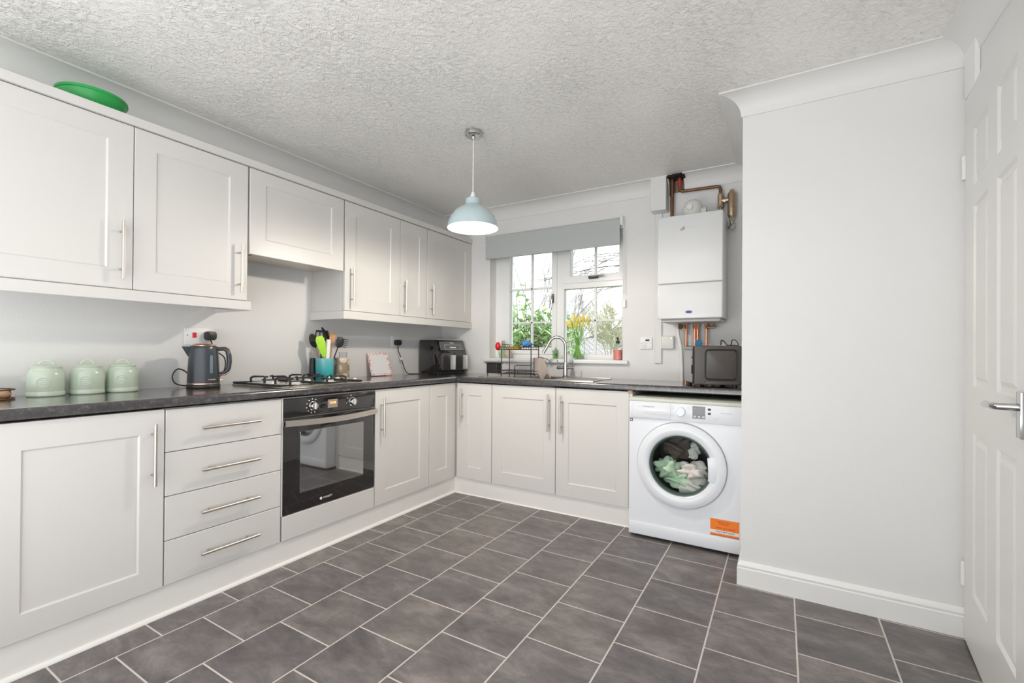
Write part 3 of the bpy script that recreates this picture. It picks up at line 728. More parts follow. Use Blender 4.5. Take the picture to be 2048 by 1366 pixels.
rows = [[bm.verts.new((x, b, z0)), bm.verts.new((x, b, z1)), bm.verts.new((x, b+.012, z1)), bm.verts.new((x, b+.012, z0))] for x, b, z0, z1 in F1]
for i in range(n):
    for k in range(4): bm.faces.new((rows[i][k], rows[i][(k+1) % 4], rows[i+1][(k+1) % 4], rows[i+1][k]))
bm.faces.new(rows[0]); bm.faces.new(rows[-1])
box(bm, w0, w0+.014, -.02, 0, .695, .721); box(bm, w1-.014, w1, -.02, 0, .695, .721)
obj('handle', bm, 'steel', od, label='wide bowed silver handle')
bm = BM(); lathe(bm, [(0, 0), (.0075, 0), (.0075, .0006), (0, .0006)], 20, T(y(1.612), 0, .278) @ FRONT); obj('emblem', bm, 'print_white', od)
text('logo_lettering', 'INDESIT', .014, 'print_white', od, T(y(1.655), -.0006, .278) @ RX(PI/2), width=.058)

# ------------------------------------------------------------------ hob
t = thing('gas_hob', 'steel four burner gas hob with black pan supports', 'hob', (-2.39, 1.685, WT))
bm = BM(); box(bm, -.225, .225, -.292, .292, 0, .006, .003, 2); obj('hob_plate', bm, 'hobsteel', t)
BUR = ((-.115, -.145, .045), (.105, -.140, .033), (-.115, .09, .033), (.105, .085, .026))
for bx, by, br in BUR:
    bm = BM(); lathe(bm, [(0, .006), (br+.012, .006), (br+.010, .010), (br, .012), (br, .020), (br-.004, .022), (0, .022)], 28, T(bx, by, 0)); b1 = obj('burner', bm, 'silver', t)
    bm = BM(); lathe(bm, [(0, .022), (br-.006, .022), (br-.006, .027), (br-.010, .029), (0, .029)], 28, T(bx, by, 0)); obj('burner_cap', bm, 'blackgloss', b1)
for sy in (-1, 1):
    y0_, y1_ = (-.285, -.012) if sy < 0 else (-.008, .228)
    bm = BM(); tube(bm, [(-.215, y0_, .012), (.215, y0_, .012), (.215, y1_, .012), (-.215, y1_, .012)], .0055, 8, closed=True)
    for bx, by, br in BUR:
        if not (y0_ < by < y1_): continue
        for a in (PI/4, 3*PI/4, 5*PI/4, 7*PI/4):
            c, s = math.cos(a), math.sin(a)
            ro = .092
            px = min(max(bx+c*ro, -.213), .213); py = min(max(by+s*ro, y0_), y1_)
            tube(bm, [(px, py, .010), (px, py, .036), (bx+c*(ro-.014), by+s*(ro-.014), .043), (bx+c*.024, by+s*.024, .043)], [.0065, .0065, .006, .004], 8)
    obj('pan_support', bm, 'iron', t)
for k, ky in enumerate((-.02, .04)):
    pass
for k in range(4):
    bm = BM(); lathe(bm, [(0, .006), (.017, .006), (.016, .020), (.014, .024), (0, .024)], 20, T(-.12+.08*k, .258, 0)); obj('knob', bm, 'steel', t)

# ------------------------------------------------------------------ sink + tap
t = thing('kitchen_sink', 'inset stainless steel sink with ribbed drainer below the window', 'sink', (-1.5, 3.02, WT))
bm = BM()
sx0, sx1, sy0, sy1 = -1.96, -1.06, 2.835, 3.215
def plate(a, b, c, d): box(bm, a, b, c, d, WT, WT+.004)
plate(sx0, BX0, sy0, sy1); plate(BX1, sx1, sy0, sy1); plate(BX0, BX1, sy0, BY0); plate(BX0, BX1, BY1, sy1)
tube(bm, [(sx0, sy0, WT+.002), (sx1, sy0, WT+.002), (sx1, sy1, WT+.002), (sx0, sy1, WT+.002)], .004, 8, closed=True)
obj('sink_top', bm, 'sink', t, W=True)
bm = BM()
for a in ((BX0, BX0+.003, BY0, BY1), (BX1-.003, BX1, BY0, BY1), (BX0, BX1, BY0, BY0+.003), (BX0, BX1, BY1-.003, BY1)): box(bm, *a, WT-.16, WT+.002)
box(bm, BX0, BX1, BY0, BY1, WT-.163, WT-.16); obj('sink_bowl', bm, 'sink', t, W=True)
bm = BM()
for k in range(7): box(bm, -1.32+.0, -1.09, 2.885+k*.04, 2.893+k*.04, WT+.004, WT+.0065, .001)
obj('drainer_ribs', bm, 'sink', t, W=True)
t = thing('mixer_tap', 'tall chrome swan neck mixer tap with two levers', 'tap', (-1.40, 3.17, WT+.004))
bm = BM(); lathe(bm, [(0, 0), (.026, 0), (.026, .006), (.019, .012), (.0185, .105), (.017, .112), (0, .112)], 24); obj('tap_body', bm, 'chrome', t)
bm = BM()
pts = [(0, 0, .10), (0, 0, .225)]
cx, R_ = -.065, .065
for i in range(1, 13):
    a = PI*i/12*.82; pts.append((cx+R_*math.cos(a), -.25*(R_-R_*math.cos(a)), .225+.075*math.sin(a)))
e = pts[-1]; pts.append((e[0]-.022, e[1]-.01, e[2]-.045)); pts.append((e[0]-.044, e[1]-.02, e[2]-.085))
tube(bm, pts, .0115, 14); obj('spout', bm, 'chrome', t)
for s in (-1, 1):
    bm = BM(); cyl(bm, (s*.015, 0, .070), (s*.062, 0, .070), .011, 16); cyl(bm, (s*.050, 0, .070), (s*.068, 0, .070), .0135, 16)
    tube(bm, [(s*.06, 0, .078), (s*.062, -.004, .10), (s*.064, -.01, .128)], [.0055, .005, .0045], 8); obj('lever', bm, 'chrome', t)

# ------------------------------------------------------------------ washing machine
WL, WR, WF, WH = -.775, -.180, 2.686, .812
t = thing('washing_machine', 'white front loading washing machine with a round porthole door', 'washing machine', (WL, WF, 0))
w = WR-WL
DC = (.288, .448)      # door centre
bm = BM()
def plate_hole(bm, x0, x1, z0, z1, cx, cz, r, y, n=48):
    outer = []; inner = []
    for k in range(n):
        a = 2*PI*k/n; c, s = math.cos(a), math.sin(a)
        tx = ((x1-cx)/c if c > 0 else (x0-cx)/c) if abs(c) > 1e-6 else 1e9
        tz = ((z1-cz)/s if s > 0 else (z0-cz)/s) if abs(s) > 1e-6 else 1e9
        q = min(tx, tz); outer.append(bm.verts.new((cx+c*q, y, cz+s*q))); inner.append(bm.verts.new((cx+c*r, y, cz+s*r)))
    for k in range(n): bm.faces.new((outer[k], outer[(k+1) % n], inner[(k+1) % n], inner[k]))
    cs_ = [bm.verts.new(p) for p in ((x0, y, z0), (x1, y, z0), (x1, y, z1), (x0, y, z1))]
    for ci, (ox, oz) in enumerate(((x0, z0), (x1, z0), (x1, z1), (x0, z1))):
        # close the corner triangles
        ang = math.atan2(oz-cz, ox-cx) % (2*PI); k = int(ang/(2*PI)*n) % n
        bm.faces.new((cs_[ci], outer[k], outer[(k+1) % n]))
plate_hole(bm, 0, w, .018, .690, DC[0], DC[1], .172, 0)
box(bm, 0, .012, 0.0005, .55, .018, .79); box(bm, w-.012, w, .0005, .55, .018, .79); box(bm, 0, w, .54, .55, .018, .79); box(bm, .012, w-.012, .0005, .54, .018, .03); box(bm, .012, w-.012, .0005, .54, .688, .79)
obj('body', bm, 'enamel', t)
bm = BM(); box(bm, .002, w-.002, -.006, .0, .022, .090, .003, 2); obj('kick_panel', bm, 'enamel', t)
bm = BM(); box(bm, 0, w, -.010, .020, .693, .793, .005, 2); fp = obj('control_panel', bm, 'enamel', t)
bm = BM(); box(bm, -.001, w+.001, -.008, .55, .793, WH, .004, 2); obj('lid', bm, 'lid_cream', t, label='faded cream top panel')
bm = BM(); box(bm, .018, .236, -.0125, -.009, .700, .787, .003, 2); dr = obj('detergent_drawer', bm, 'enamel', t)
bm = BM(); box(bm, .09, .215, -.0135, -.0123, .7405, .7425); prism(bm, [(.09, .728), (.215, .724), (.215, .739), (.09, .739)], 0, .003, T(0, -.012, 0) @ Matrix(((1, 0, 0, 0), (0, 0, -1, 0), (0, 1, 0, 0), (0, 0, 0, 1)))); obj('drawer_grip', bm, 'enamel_grey', dr)
text('logo_lettering', 'Hotpoint', .014, 'print_grey', dr, T(.115, -.0129, .766) @ RX(PI/2), width=.062)
bm = BM(); lathe(bm, [(0, 0), (.0275, 0), (.0265, .010), (.024, .014), (.020, .014), (.019, .012), (0, .012)], 32, T(.2895, -.010, .749) @ FRONT); obj('knob', bm, 'enamel', fp)
for k in range(6):
    for s in (-1, 1):
        bm = BM(); box(bm, .2895+s*.043-.010, .2895+s*.043+.010, -.0106, -.0099, .722+k*.010, .7235+k*.010); obj('programme_mark', bm, 'print_pale', fp)
bm = BM(); box(bm, .352, .417, -.0108, -.0099, .716, .784, .0005); dp = obj('display', bm, 'grey_panel', fp)
bm = BM()
for k in range(3): box(bm, .357+k*.022, .370+k*.022, -.0114, -.0107, .722, .732)
for k in range(3): box(bm, .358, .408, -.0112, -.0107, .750+k*.010, .7508+k*.010)
obj('display_marks', bm, 'print_pale', dp)
bm = BM(); box(bm, .430, .445, -.0106, -.0099, .765, .776); box(bm, .430, .445, -.0106, -.0099, .742, .753); obj('button', bm, 'print_black', fp)
bm = BM(); box(bm, .490, .550, -.0104, -.0099, .752, .756); lathe(bm, [(0, 0), (.004, 0), (.004, .0015), (0, .0015)], 12, T(.475, -.010, .722) @ FRONT); obj('small_print', bm, 'print_pale', fp)
bm = BM(); box(bm, .004, .020, -.0008, 0, .672, .690); st = obj('energy_badge', bm, 'print_black', t, label='tiny black square sticker')
bm = BM(); lathe(bm, [(0, 0), (.005, 0), (.005, .0006), (0, .0006)], 14, T(.012, -.0008, .681) @ FRONT); obj('badge_mark', bm, 'print_white', st)
# porthole door
bm = BM()
lathe(bm, [(.236, 0), (.238, .008), (.235, .020), (.225, .027), (.200, .031), (.178, .028), (.168, .020), (.163, .010), (.160, -.01), (.172, -.012)], 72, T(DC[0], 0, DC[1]) @ FRONT, closed=False)
dd = obj('door', bm, 'enamel_grey' if False else 'enamel', t)
bm = BM(); lathe(bm, [(.2375, .000), (.2405, .000), (.2405, .004), (.2375, .004)], 72, T(DC[0], 0, DC[1]) @ FRONT, closed=True); obj('door_seam', bm, 'print_grey', dd)
bm = BM(); lathe(bm, [(.166, .021), (.160, .019), (.154, .008), (.154, -.01), (.163, -.01)], 60, T(DC[0], 0, DC[1]) @ FRONT); obj('glass_surround', bm, 'gasket', dd)
bm = BM(); prism(bm, [(.142+.004*math.cos(0), -.062), (.185, -.075), (.196, 0), (.185, .075), (.142, .062), (.148, 0)], .010, .030, T(DC[0], 0, DC[1]) @ FRONT, .003); obj('door_grip', bm, 'enamel', dd)
bm = BM(); lathe(bm, [(.158, .006), (.145, .010), (.11, -.015), (.07, -.05), (.0, -.06)], 48, T(DC[0], 0, DC[1]) @ FRONT); obj('door_glass', bm, 'portglass', dd)
bm = BM(); lathe(bm, [(.172, -.012), (.178, -.03), (.20, -.09), (.20, -.40), (0, -.40)], 48, T(DC[0], 0, DC[1]) @ FRONT); obj('drum', bm, 'drum', t)
# sticker
bm = BM(); box(bm, .444, .585, -.0010, 0, .088+.008, .186); stk = obj('warning_sticker', bm, 'orange', t, label='orange and white warning sticker')
bm = BM(); box(bm, .444, .585, -.0016, -.0009, .110, .128); obj('white_band', bm, 'print_white', stk)
bm = BM(); box(bm, .444, .585, -.0016, -.0009, .096, .103); obj('lower_band', bm, 'labelbrown', stk)
text('sticker_lettering', 'IMPORTANT', .013, 'print_black', stk, T(.518, -.0018, .119) @ RX(PI/2), width=.092)
text('sticker_lettering', '0800 651 8414', .012, 'print_orange', stk, T(.518, -.0013, .140) @ RX(PI/2), width=.092)
text('sticker_lettering', 'REGISTER\nTODAY', .010, 'print_orange', stk, T(.510, -.0013, .166) @ RX(PI/2), width=.06)
bm = BM()
for k in range(7): tube(bm, [(.03+.09*k, .03, .7928), (.07+.09*k, .028, .7928)], .001, 4)
bm.free()

# laundry
def blob(name, c, r, s, m, label, seed, amp=.35):
    bm = BM(); rnd = random.Random(seed)
    bmesh.ops.create_icosphere(bm, subdivisions=4, radius=r)
    ph = [rnd.uniform(0, 6) for _ in range(9)]; fr = [rnd.uniform(2.2, 6.5)/r for _ in range(9)]
    for v in bm.verts:
        n = v.co.normalized(); q = sum(math.sin(v.co.x*fr[i]+ph[i]+math.sin(v.co.z*fr[(i+2) % 9])*1.3)*math.cos(v.co.z*fr[(i+1) % 9]+v.co.y*fr[(i+3) % 9]) for i in range(4))
        v.co += n*r*amp*.3*q
        v.co = Vector((v.co.x*s[0], v.co.y*s[1], v.co.z*s[2]))
    bmesh.ops.translate(bm, vec=Vector(c), verts=bm.verts[:])
    return single(name, bm, m, label, 'laundry', c, smooth=180)
wx0, wz0 = WL+DC[0], DC[1]
blob('laundry_item', (wx0-.085, WF+.075, wz0-.035), .07, (.95, .7, .8), 'clothgreen', 'green garment at the left inside the washing machine porthole', 1, .6)
blob('laundry_item', (wx0-.02, WF+.075, wz0-.105), .06, (1.1, .6, .7), 'clothgreen', 'second pale green garment, lower in the washing machine drum', 2, .7)
blob('laundry_item', (wx0+.065, WF+.075, wz0-.04), .075, (1.05, .6, .62), 'clothbeige', 'beige garment at the right in the washing machine drum', 3, .6)
blob('laundry_item', (wx0+.05, WF+.075, wz0-.125), .062, (1.1, .6, .75), 'clothbeige', 'beige garment lowest in the washing machine drum', 4, .7)
blob('laundry_item', (wx0-.03, WF+.09, wz0+.08), .075, (1.1, .6, .8), 'clothdark', 'dark brown garment at the top of the washing machine drum', 5, .6)
blob('laundry_item', (wx0+.055, WF+.09, wz0+.07), .04, (.8, .6, 1.2), 'clothwhite', 'small white garment near the top of the drum', 6, .5)

# ------------------------------------------------------------------ boiler
BF = WY-.30
t = thing('gas_boiler', 'white wall mounted combination boiler right of the window', 'boiler', (-.496, WY, 1.285))
bx0, bx1 = -.687, -.306
bm = BM(); box(bm, bx0+.003, bx1, BF+.012, WY-.001, 1.292, 1.930, .006, 2); obj('casing', bm, 'boiler', t, W=True)
bm = BM(); box(bm, bx0, bx1, BF-.006, BF+.012, 1.510, 1.934, .007, 3); fc = obj('front_cover', bm, 'boiler', t, W=True)
bm = BM(); box(bm, bx0, bx1, BF-.008, BF+.012, 1.287, 1.506, .008, 3); fd = obj('drop_down_flap', bm, 'boiler', t, W=True)
bm = BM(); lathe(bm, [(0, 0), (.020, 0), (.020, .003), (0, .003)], 24, T(-.496, BF-.008, 1.328) @ FRONT @ Matrix.Diagonal((1, .42, 1, 1))); obj('badge', bm, 'bluebadge', fd, W=True)
bm = BM(); prism(bm, [(-.668, BF+.02), (-.322, BF+.02), (-.322, WY-.02), (-.668, WY-.02)], 1.268, 1.292, None, .008); obj('underside_tray', bm, 'boiler_grey', t, W=True)
bm = BM(); prism(bm, [(-.012, -.012), (-.003, -.008), (.014, .008), (.014, .014), (.004, .012), (-.012, -.004)], 0, .0008, T(-.537, BF-.006, 1.846) @ FRONT @ Matrix.Diagonal((1, 1, 1, 1))); obj('logo_mark', bm, 'print_grey', fc, W=True)
bm = BM(); prism(bm, [(-.004, -.016), (.016, .006), (.014, -.002), (0, -.014)], 0, .0009, T(-.537, BF-.006, 1.846) @ FRONT); obj('logo_mark', bm, 'red', fc, W=True)
text('logo_lettering', 'WORCESTER', .011, 'print_pale', fc, T(-.488, BF-.0065, 1.848) @ RX(PI/2), width=.062, W=True)
bm = BM()
fm = T(-.500, BF+.145, 1.93)
lathe(bm, [(.060, 0), (.060, .060), (.057, .092), (.045, .115), (.025, .130), (0, .133)], 36, fm)
lathe(bm, [(0, 0), (.020, 0), (.020, .012), (.017, .016), (0, .016)], 24, T(-.508, BF+.088, 2.002) @ FRONT)
cyl(bm, (-.445, BF+.145, 1.975), (-.418, BF+.145, 1.975), .030, 24)
fu = obj('flue_elbow', bm, 'fluewhite', t, W=True)
# pipes below boiler
pg = 'copper pipes under the boiler'
PY = WY-.045
for i, (x, lab) in enumerate(((-.556, 'copper pipe under the boiler, leftmost of the four'), (-.503, 'copper pipe under the boiler, left one of the close middle pair'), (-.484, 'copper pipe under the boiler, right one of the close middle pair'), (-.430, 'copper pipe under the boiler, rightmost of the four'))):
    bm = BM(); cyl(bm, (x, PY, WT), (x, PY, 1.268), .0085, 12); cyl(bm, (x, PY, 1.235), (x, PY, 1.262), .0125, 6); single('copper_pipe', bm, 'copper', lab, 'pipe', (x, PY, WT), group=pg)
bm = BM(); tube(bm, [(-.612, WY-.05, 1.268), (-.607, WY-.05, 1.20), (-.590, WY-.045, 1.12), (-.583, WY-.04, 1.0), (-.580, WY-.04, WT)], .0125, 12)
single('white_waste_pipe', bm, 'whiteplastic', 'white plastic waste pipe curving down left of the copper pipes', 'pipe', (-.58, WY-.04, WT))
bm = BM(); cyl(bm, (-.40, PY, 1.235), (-.40, PY, 1.268), .016, 8); cyl(bm, (-.425, PY-.01, 1.245), (-.375, PY-.01, 1.245), .010, 10); single('isolation_valve', bm, 'brass', 'brass valve under the right end of the boiler', 'valve', (-.40, PY, 1.235))
bm = BM(); cyl(bm, (-.588, PY-.03, 1.235), (-.588, PY-.03, 1.268), .012, 8); cyl(bm, (-.60, PY-.03, 1.25), (-.57, PY-.03, 1.25), .008, 10); single('isolation_valve', bm, 'oldcopper', 'dark valve under the left end of the boiler', 'valve', (-.588, PY-.03, 1.235))
# pipes above boiler
bm = BM(); tube(bm, [(-.652, WY-.04, 1.931), (-.653, WY-.04, 2.10), (-.651, WY-.04, 2.20), (-.652, WY-.04, CZ-.003)], [.011, .012, .0125, .013], 12); tube(bm, [(-.664, WY-.03, 2.15), (-.666, WY-.03, 2.27)], .007, 8)
single('riser_pipe', bm, 'oldcopper', 'tarnished brown pipe rising from the boiler into the ceiling hole', 'pipe', (-.652, WY-.04, 1.931))
t = thing('upper_pipework', 'bent copper pipe above the boiler leading to a brass filter', 'pipe', (-.45, WY-.04, 1.9))
bm = BM(); y_ = WY-.04
tube(bm, [(-.604, y_, CZ-.003), (-.604, y_, 2.195), (-.600, y_, 2.176), (-.585, y_, 2.168), (-.372, y_, 2.163), (-.355, y_, 2.158), (-.350, y_, 2.140), (-.349, y_, 2.105)], .0105, 12); obj('bent_pipe', bm, 'oldcopper', t, W=True)
bm = BM(); cyl(bm, (-.604, y_, 2.205), (-.604, y_, 2.262), .0118, 12); obj('red_pipe_section', bm, 'boilerred', t, W=True, label='red painted pipe length')
bm = BM(); cyl(bm, (-.349, y_, 2.098), (-.349, y_, 2.112), .017, 8); cyl(bm, (-.349, y_, 2.035), (-.349, y_, 2.098), .018, 14); cyl(bm, (-.349, y_, 2.020), (-.349, y_, 2.038), .020, 8); cyl(bm, (-.349, y_, 1.932), (-.349, y_, 2.020), .011, 12); cyl(bm, (-.355, y_, 2.065), (-.30, y_, 2.065), .016, 12); cyl(bm, (-.33, y_, 2.065), (-.318, y_, 2.065), .021, 8)
obj('valve_body', bm, 'brass', t, W=True)
bm = BM(); lathe(bm, [(0, 0), (.016, 0), (.024, .014), (.025, .02), (.025, .155), (.018, .168), (.012, .172), (.012, .182), (0, .182)], 24, T(-.283, y_, 1.945)); obj('filter_cylinder', bm, 'brass', t, W=True, label='upright brass filter cylinder')
bm = BM(); cyl(bm, (-.283, y_, 1.925), (-.283, y_, 1.946), .014, 8); cyl(bm, (-.283, y_, 1.900), (-.283, y_, 1.925), .011, 12); cyl(bm, (-.290, y_, 1.875), (-.272, y_, 1.902), .018, 8); obj('drain_cock', bm, 'steel', t, W=True)
# boxing + trunking
bm = BM(); box(bm, -.787, -.682, WY-.095, WY-.001, 2.048, CZ-.001, .003); single('pipe_boxing', bm, 'wall', 'white square box at the ceiling left of the boiler pipes', 'boxing', (-.735, WY, 2.048))
bm = BM(); box(bm, -.772, -.723, WY-.016, WY-.0005, 1.000, 2.047, .003); single('cable_trunking', bm, 'wall', 'flat white vertical trunking left of the boiler', 'trunking', (-.75, WY, 1.0))
t = thing('fused_spur', 'white fused switch plate on the wall right of the window sill', 'switch', (-.830, WY, 1.14))
bm = BM(); box(bm, -.873, -.788, WY-.010, WY-.0005, 1.097, 1.182, .003, 2); obj('plate', bm, 'whiteplastic', t, W=True)
bm = BM(); box(bm, -.835, -.808, WY-.013, WY-.009, 1.157, 1.168, .001); obj('switch_rocker', bm, 'black', t, W=True); bm = BM(); box(bm, -.855, -.826, WY-.012, WY-.009, 1.120, 1.150, .001); obj('fuse_carrier', bm, 'creamplastic', t, W=True)
for x in (-.864, -.797):
    bm = BM(); lathe(bm, [(0, 0), (.003, 0), (.003, .001), (0, .001)], 10, T(x, WY-.010, 1.14) @ FRONT); obj('screw', bm, 'darkchrome', t, W=True)
t = thing('junction_box', 'pale square junction box beside the trunking under the boiler', 'junction box', (-.684, WY, 1.14))
bm = BM(); box(bm, -.722, -.640, WY-.028, WY-.0005, 1.102, 1.190, .004, 2); obj('cover', bm, 'creamplastic', t, W=True)
bm = BM(); lathe(bm, [(0, 0), (.004, 0), (.004, .001), (0, .001)], 10, T(-.655, WY-.028, 1.175) @ FRONT); obj('screw', bm, 'chrome', t, W=True)

# ------------------------------------------------------------------ microwave
th = math.radians(19)
t = thing('microwave_oven', 'black microwave oven at the right end of the worktop under the boiler', 'microwave', (-.428, 2.77, WT), th)
W_, L_, H_ = .250, .340, .236
MW = basic('microwave_steel', (.075, .066, .062), .38, spec=.6)
bm = BM(); box(bm, 0, W_, 0, L_, .014, H_, .008, 3); obj('casing', bm, MW, t)
bm = BM(); prism(bm, rrect(.062, .218, .050, .207, .014), 0, .004, FRONT, .002); ep = obj('embossed_panel', bm, MW, t)
bm = BM(); tube(bm, [(x, -.002, z) for x, z in rrect(.057, .223, .045, .212, .018)], .0042, 8, closed=True); obj('panel_groove', bm, 'black', ep)
bm = BM(); prism(bm, rrect(.055, .235, .018, .034, .006), 0, .010, FRONT, .002); obj('lower_ledge', bm, MW, t)
bm = BM(); box(bm, -.008, 0, .015, .30, .02, H_-.006, .003); box(bm, -.014, -.006, .02, .045, .075, .125, .003); box(bm, -.014, -.006, .02, .035, .165, .172, .002); obj('door', bm, 'blackgloss', t)
for px in (.03, W_-.03):
    for py in (.03, L_-.03): bm = BM(); cyl(bm, (px, py, 0), (px, py, .016), .012, 14); obj('foot', bm, 'black', t)
bm = BM()
M0 = T(-.428, 2.77, WT) @ RZ(th)
pc = [M0 @ Vector(p) for p in ((.15, .05, H_+.003), (.152, .045, H_+.03), (.165, .04, H_+.025), (.18, .03, H_+.003), (.20, .035, H_+.004), (.21, .05, H_+.03), (.225, .04, H_+.032), (.235, .02, H_+.004), (.215, .03, H_+.003), (.19, .06, H_+.003), (.20, .12, H_+.003))]
tube(bm, smooth(pc), .003, 8); single('power_cable', bm, 'black', 'loop of black cable lying on top of the microwave', 'cable', pc[0])
t = thing('blue_lid', 'small blue plastic lid standing behind the left of the microwave top', 'lid', tuple(M0 @ Vector((.0, 0, H_))))
M1 = M0 @ T(.045, .12, H_+.017) @ RX(1.15) @ RY(.3)
t.location = M1.translation; ORG[t.name] = Vector(M1.translation)
bm = BM(); lathe(bm, [(0, .004), (.021, .003), (.0225, -.004), (.021, -.004), (.020, .001), (0, .002)], 28, M1); obj('lid_disc', bm, 'blueplastic', t, W=True)

# ------------------------------------------------------------------ kettle (spout axis across the view)
ka = math.atan2(.902, .432)
t = thing('kettle', 'dark grey kettle with rose gold trim, left of the hob', 'kettle', (-2.52, 1.206, WT), ka)
bm = BM(); lathe(bm, [(0, .001), (.071, .001), (.073, .006), (.072, .016), (.069, .020), (0, .020)], 40); obj('base', bm, 'black', t)
bm = BM(); lathe(bm, [(.0705, .020), (.0715, .021), (.0712, .025), (.070, .026)], 40); obj('trim_ring', bm, 'rosegold', t, label='rose gold ring above the base')
bm = BM(); lathe(bm, [(0, .024), (.070, .024), (.0695, .05), (.066, .12), (.062, .19), (.0605, .206), (.058, .210), (.052, .211), (0, .211)], 48)
kb = obj('jug', bm, 'kettle', t)
bm = BM()
a = [(-.052, -.022, .208), (-.052, .022, .208), (-.096, 0, .2085), (-.058, -.014, .160), (-.058, .014, .160), (-.066, 0, .155)]
v = [bm.verts.new(p) for p in a]
for f in ((0, 2, 1), (0, 3, 5, 2), (1, 2, 5, 4), (3, 4, 5), (0, 1, 4, 3)): bm.faces.new([v[i] for i in f])
bmesh.ops.bevel(bm, geom=bm.edges[:], offset=.003, segments=2, affect='EDGES'); obj('spout', bm, 'kettle', t)
bm = BM(); lathe(bm, [(.052, .208), (.053, .214), (.046, .220), (.03, .224), (0, .226)], 40); obj('lid', bm, 'rosegold', t, label='rose gold domed lid')
bm = BM(); hp = [(.058, 0, .196), (.085, 0, .198), (.100, 0, .190), (.108, 0, .165), (.110, 0, .130), (.107, 0, .100), (.096, 0, .080), (.080, 0, .072), (.066, 0, .070)]
tube(bm, hp, [.010, .010, .011, .012, .012, .011, .010, .008, .007], 12); obj('handle', bm, 'kettle', t)
bm = BM(); tube(bm, [(x+.008 if x > .07 else x, 0, z+(.008 if z > .18 else (-.008 if z < .09 else 0))) for x, y2, z in hp], [.004]*9, 8); obj('handle_trim', bm, 'rosegold', t, label='rose gold strip along the handle')
bm = BM(); mm = RZ(math.radians(-62)); pts = []
prism(bm, rrect(-.007, .007, .075, .165, .006), .0655, .0685, mm @ Matrix(((0, 0, 1, 0), (1, 0, 0, 0), (0, 1, 0, 0), (0, 0, 0, 1)))); obj('water_gauge', bm, basic('gauge_plastic', (.16, .22, .26), .2), kb)
text('logo_lettering', 'TOWER', .009, 'print_white', kb, RZ(math.radians(-62)) @ T(.0712, 0, .043) @ RZ(PI/2) @ RX(PI/2), width=.036, ext=.001)
bm = BM(); box(bm, .066, .086, -.004, .004, .034, .042, .002); obj('catch', bm, 'rosegold', t)
# kettle lead + wall plate
t = thing('cooker_switch', 'white wall plate with a red cooker switch and a socket, behind the kettle', 'switch', (WX, 1.29, 1.15))
bm = BM(); box(bm, WX+.0005, WX+.010, 1.186, 1.335, 1.098, 1.190, .003, 2); obj('plate', bm, 'whiteplastic', t, W=True)
bm = BM(); box(bm, WX+.010, WX+.016, 1.223, 1.242, 1.137, 1.164, .002); obj('red_rocker', bm, 'red', t, W=True, label='red rocker switch')
bm = BM(); lathe(bm, [(0, 0), (.003, 0), (.003, .001), (0, .001)], 10, T(WX+.010, 1.200, 1.15) @ RY(PI/2)); obj('screw', bm, 'darkchrome', t, W=True)
t = thing('power_lead', 'black plug and lead of the kettle, in the socket behind it', 'plug', (WX, 1.303, 1.15))
bm = BM(); prism(bm, rrect(1.279, 1.327, 1.125, 1.172, .012), WX+.010, WX+.045, Matrix(((0, 0, 1, 0), (1, 0, 0, 0), (0, 1, 0, 0), (0, 0, 0, 1))), .004); obj('plug', bm, 'black', t, W=True)
bm = BM(); tube(bm, smooth([(WX+.03, 1.303, 1.126), (WX+.03, 1.33, 1.07), (WX+.03, 1.375, 1.03), (WX+.035, 1.375, .97), (WX+.04, 1.34, .92), (WX+.05, 1.29, WT+.004), (WX+.05, 1.20, WT+.004), (WX+.035, 1.14, .90), (WX+.03, 1.125, .94), (WX+.03, 1.15, .975), (WX+.04, 1.19, .95), (WX+.06, 1.20, WT+.005), (-2.585, 1.21, WT+.006)]), .0032, 8); obj('cord', bm, 'black', t, W=True)

# ------------------------------------------------------------------ canisters
def canister(loc):
    t = thing('storage_canister', None, 'canister', loc)
    bm = BM(); lathe(bm, [(0, 0), (.054, 0), (.0575, .004), (.058, .016), (.0562, .020), (.0562, .022), (.0572, .025), (.0568, .085), (.054, .098), (.048, .107), (.0465, .110), (.0465, .116), (0, .116)], 48); b = obj('jar', bm, 'canister', t)
    bm = BM(); lathe(bm, [(0, .115), (.0475, .115), (.0485, .118), (.046, .122), (.030, .127), (0, .129)], 44); l = obj('lid', bm, 'canister', t)
    bm = BM(); tube(bm, [(.0+.022*math.cos(a)*.43, .022*math.cos(a)*.9, .124+.021*math.sin(a)) for a in [PI*i/10 for i in range(11)]], .0032, 8); obj('lid_handle', bm, 'canister', l)
    bm = BM(); mm = RZ(math.radians(-22))
    def em(pts, r): tube(bm, [mm @ Vector((math.sqrt(max(0, .0578**2-u*u)), u, z)) for u, z in pts], r, 6, closed=False)
    em([(.019*math.cos(2*PI*i/24), .058+.019*math.sin(2*PI*i/24)) for i in range(25)], .0012)
    for q in (-.008, 0, .008): em([(-.012, .058+q), (0, .0585+q), (.012, .058+q)], .0010)
    obj('embossed_badge', bm, 'canister_in', b)
    return t
c1 = canister((-2.58, .645, WT)); c1['label'] = 'sage green lidded canister, leftmost of the three on the worktop'; c1['group'] = 'sage green storage canisters'
for yy, lab in ((.774, 'sage green lidded canister standing in the middle of the three'), (.896, 'sage green lidded canister, rightmost of the three and nearest the kettle')):
    r = c1.copy(); COL.objects.link(r); r.location = (-2.58, yy, WT); r['label'] = lab
    for ch in list(c1.children):
        c = ch.copy(); COL.objects.link(c); c.parent = r
        for g in ch.children:
            d = g.copy(); COL.objects.link(d); d.parent = c
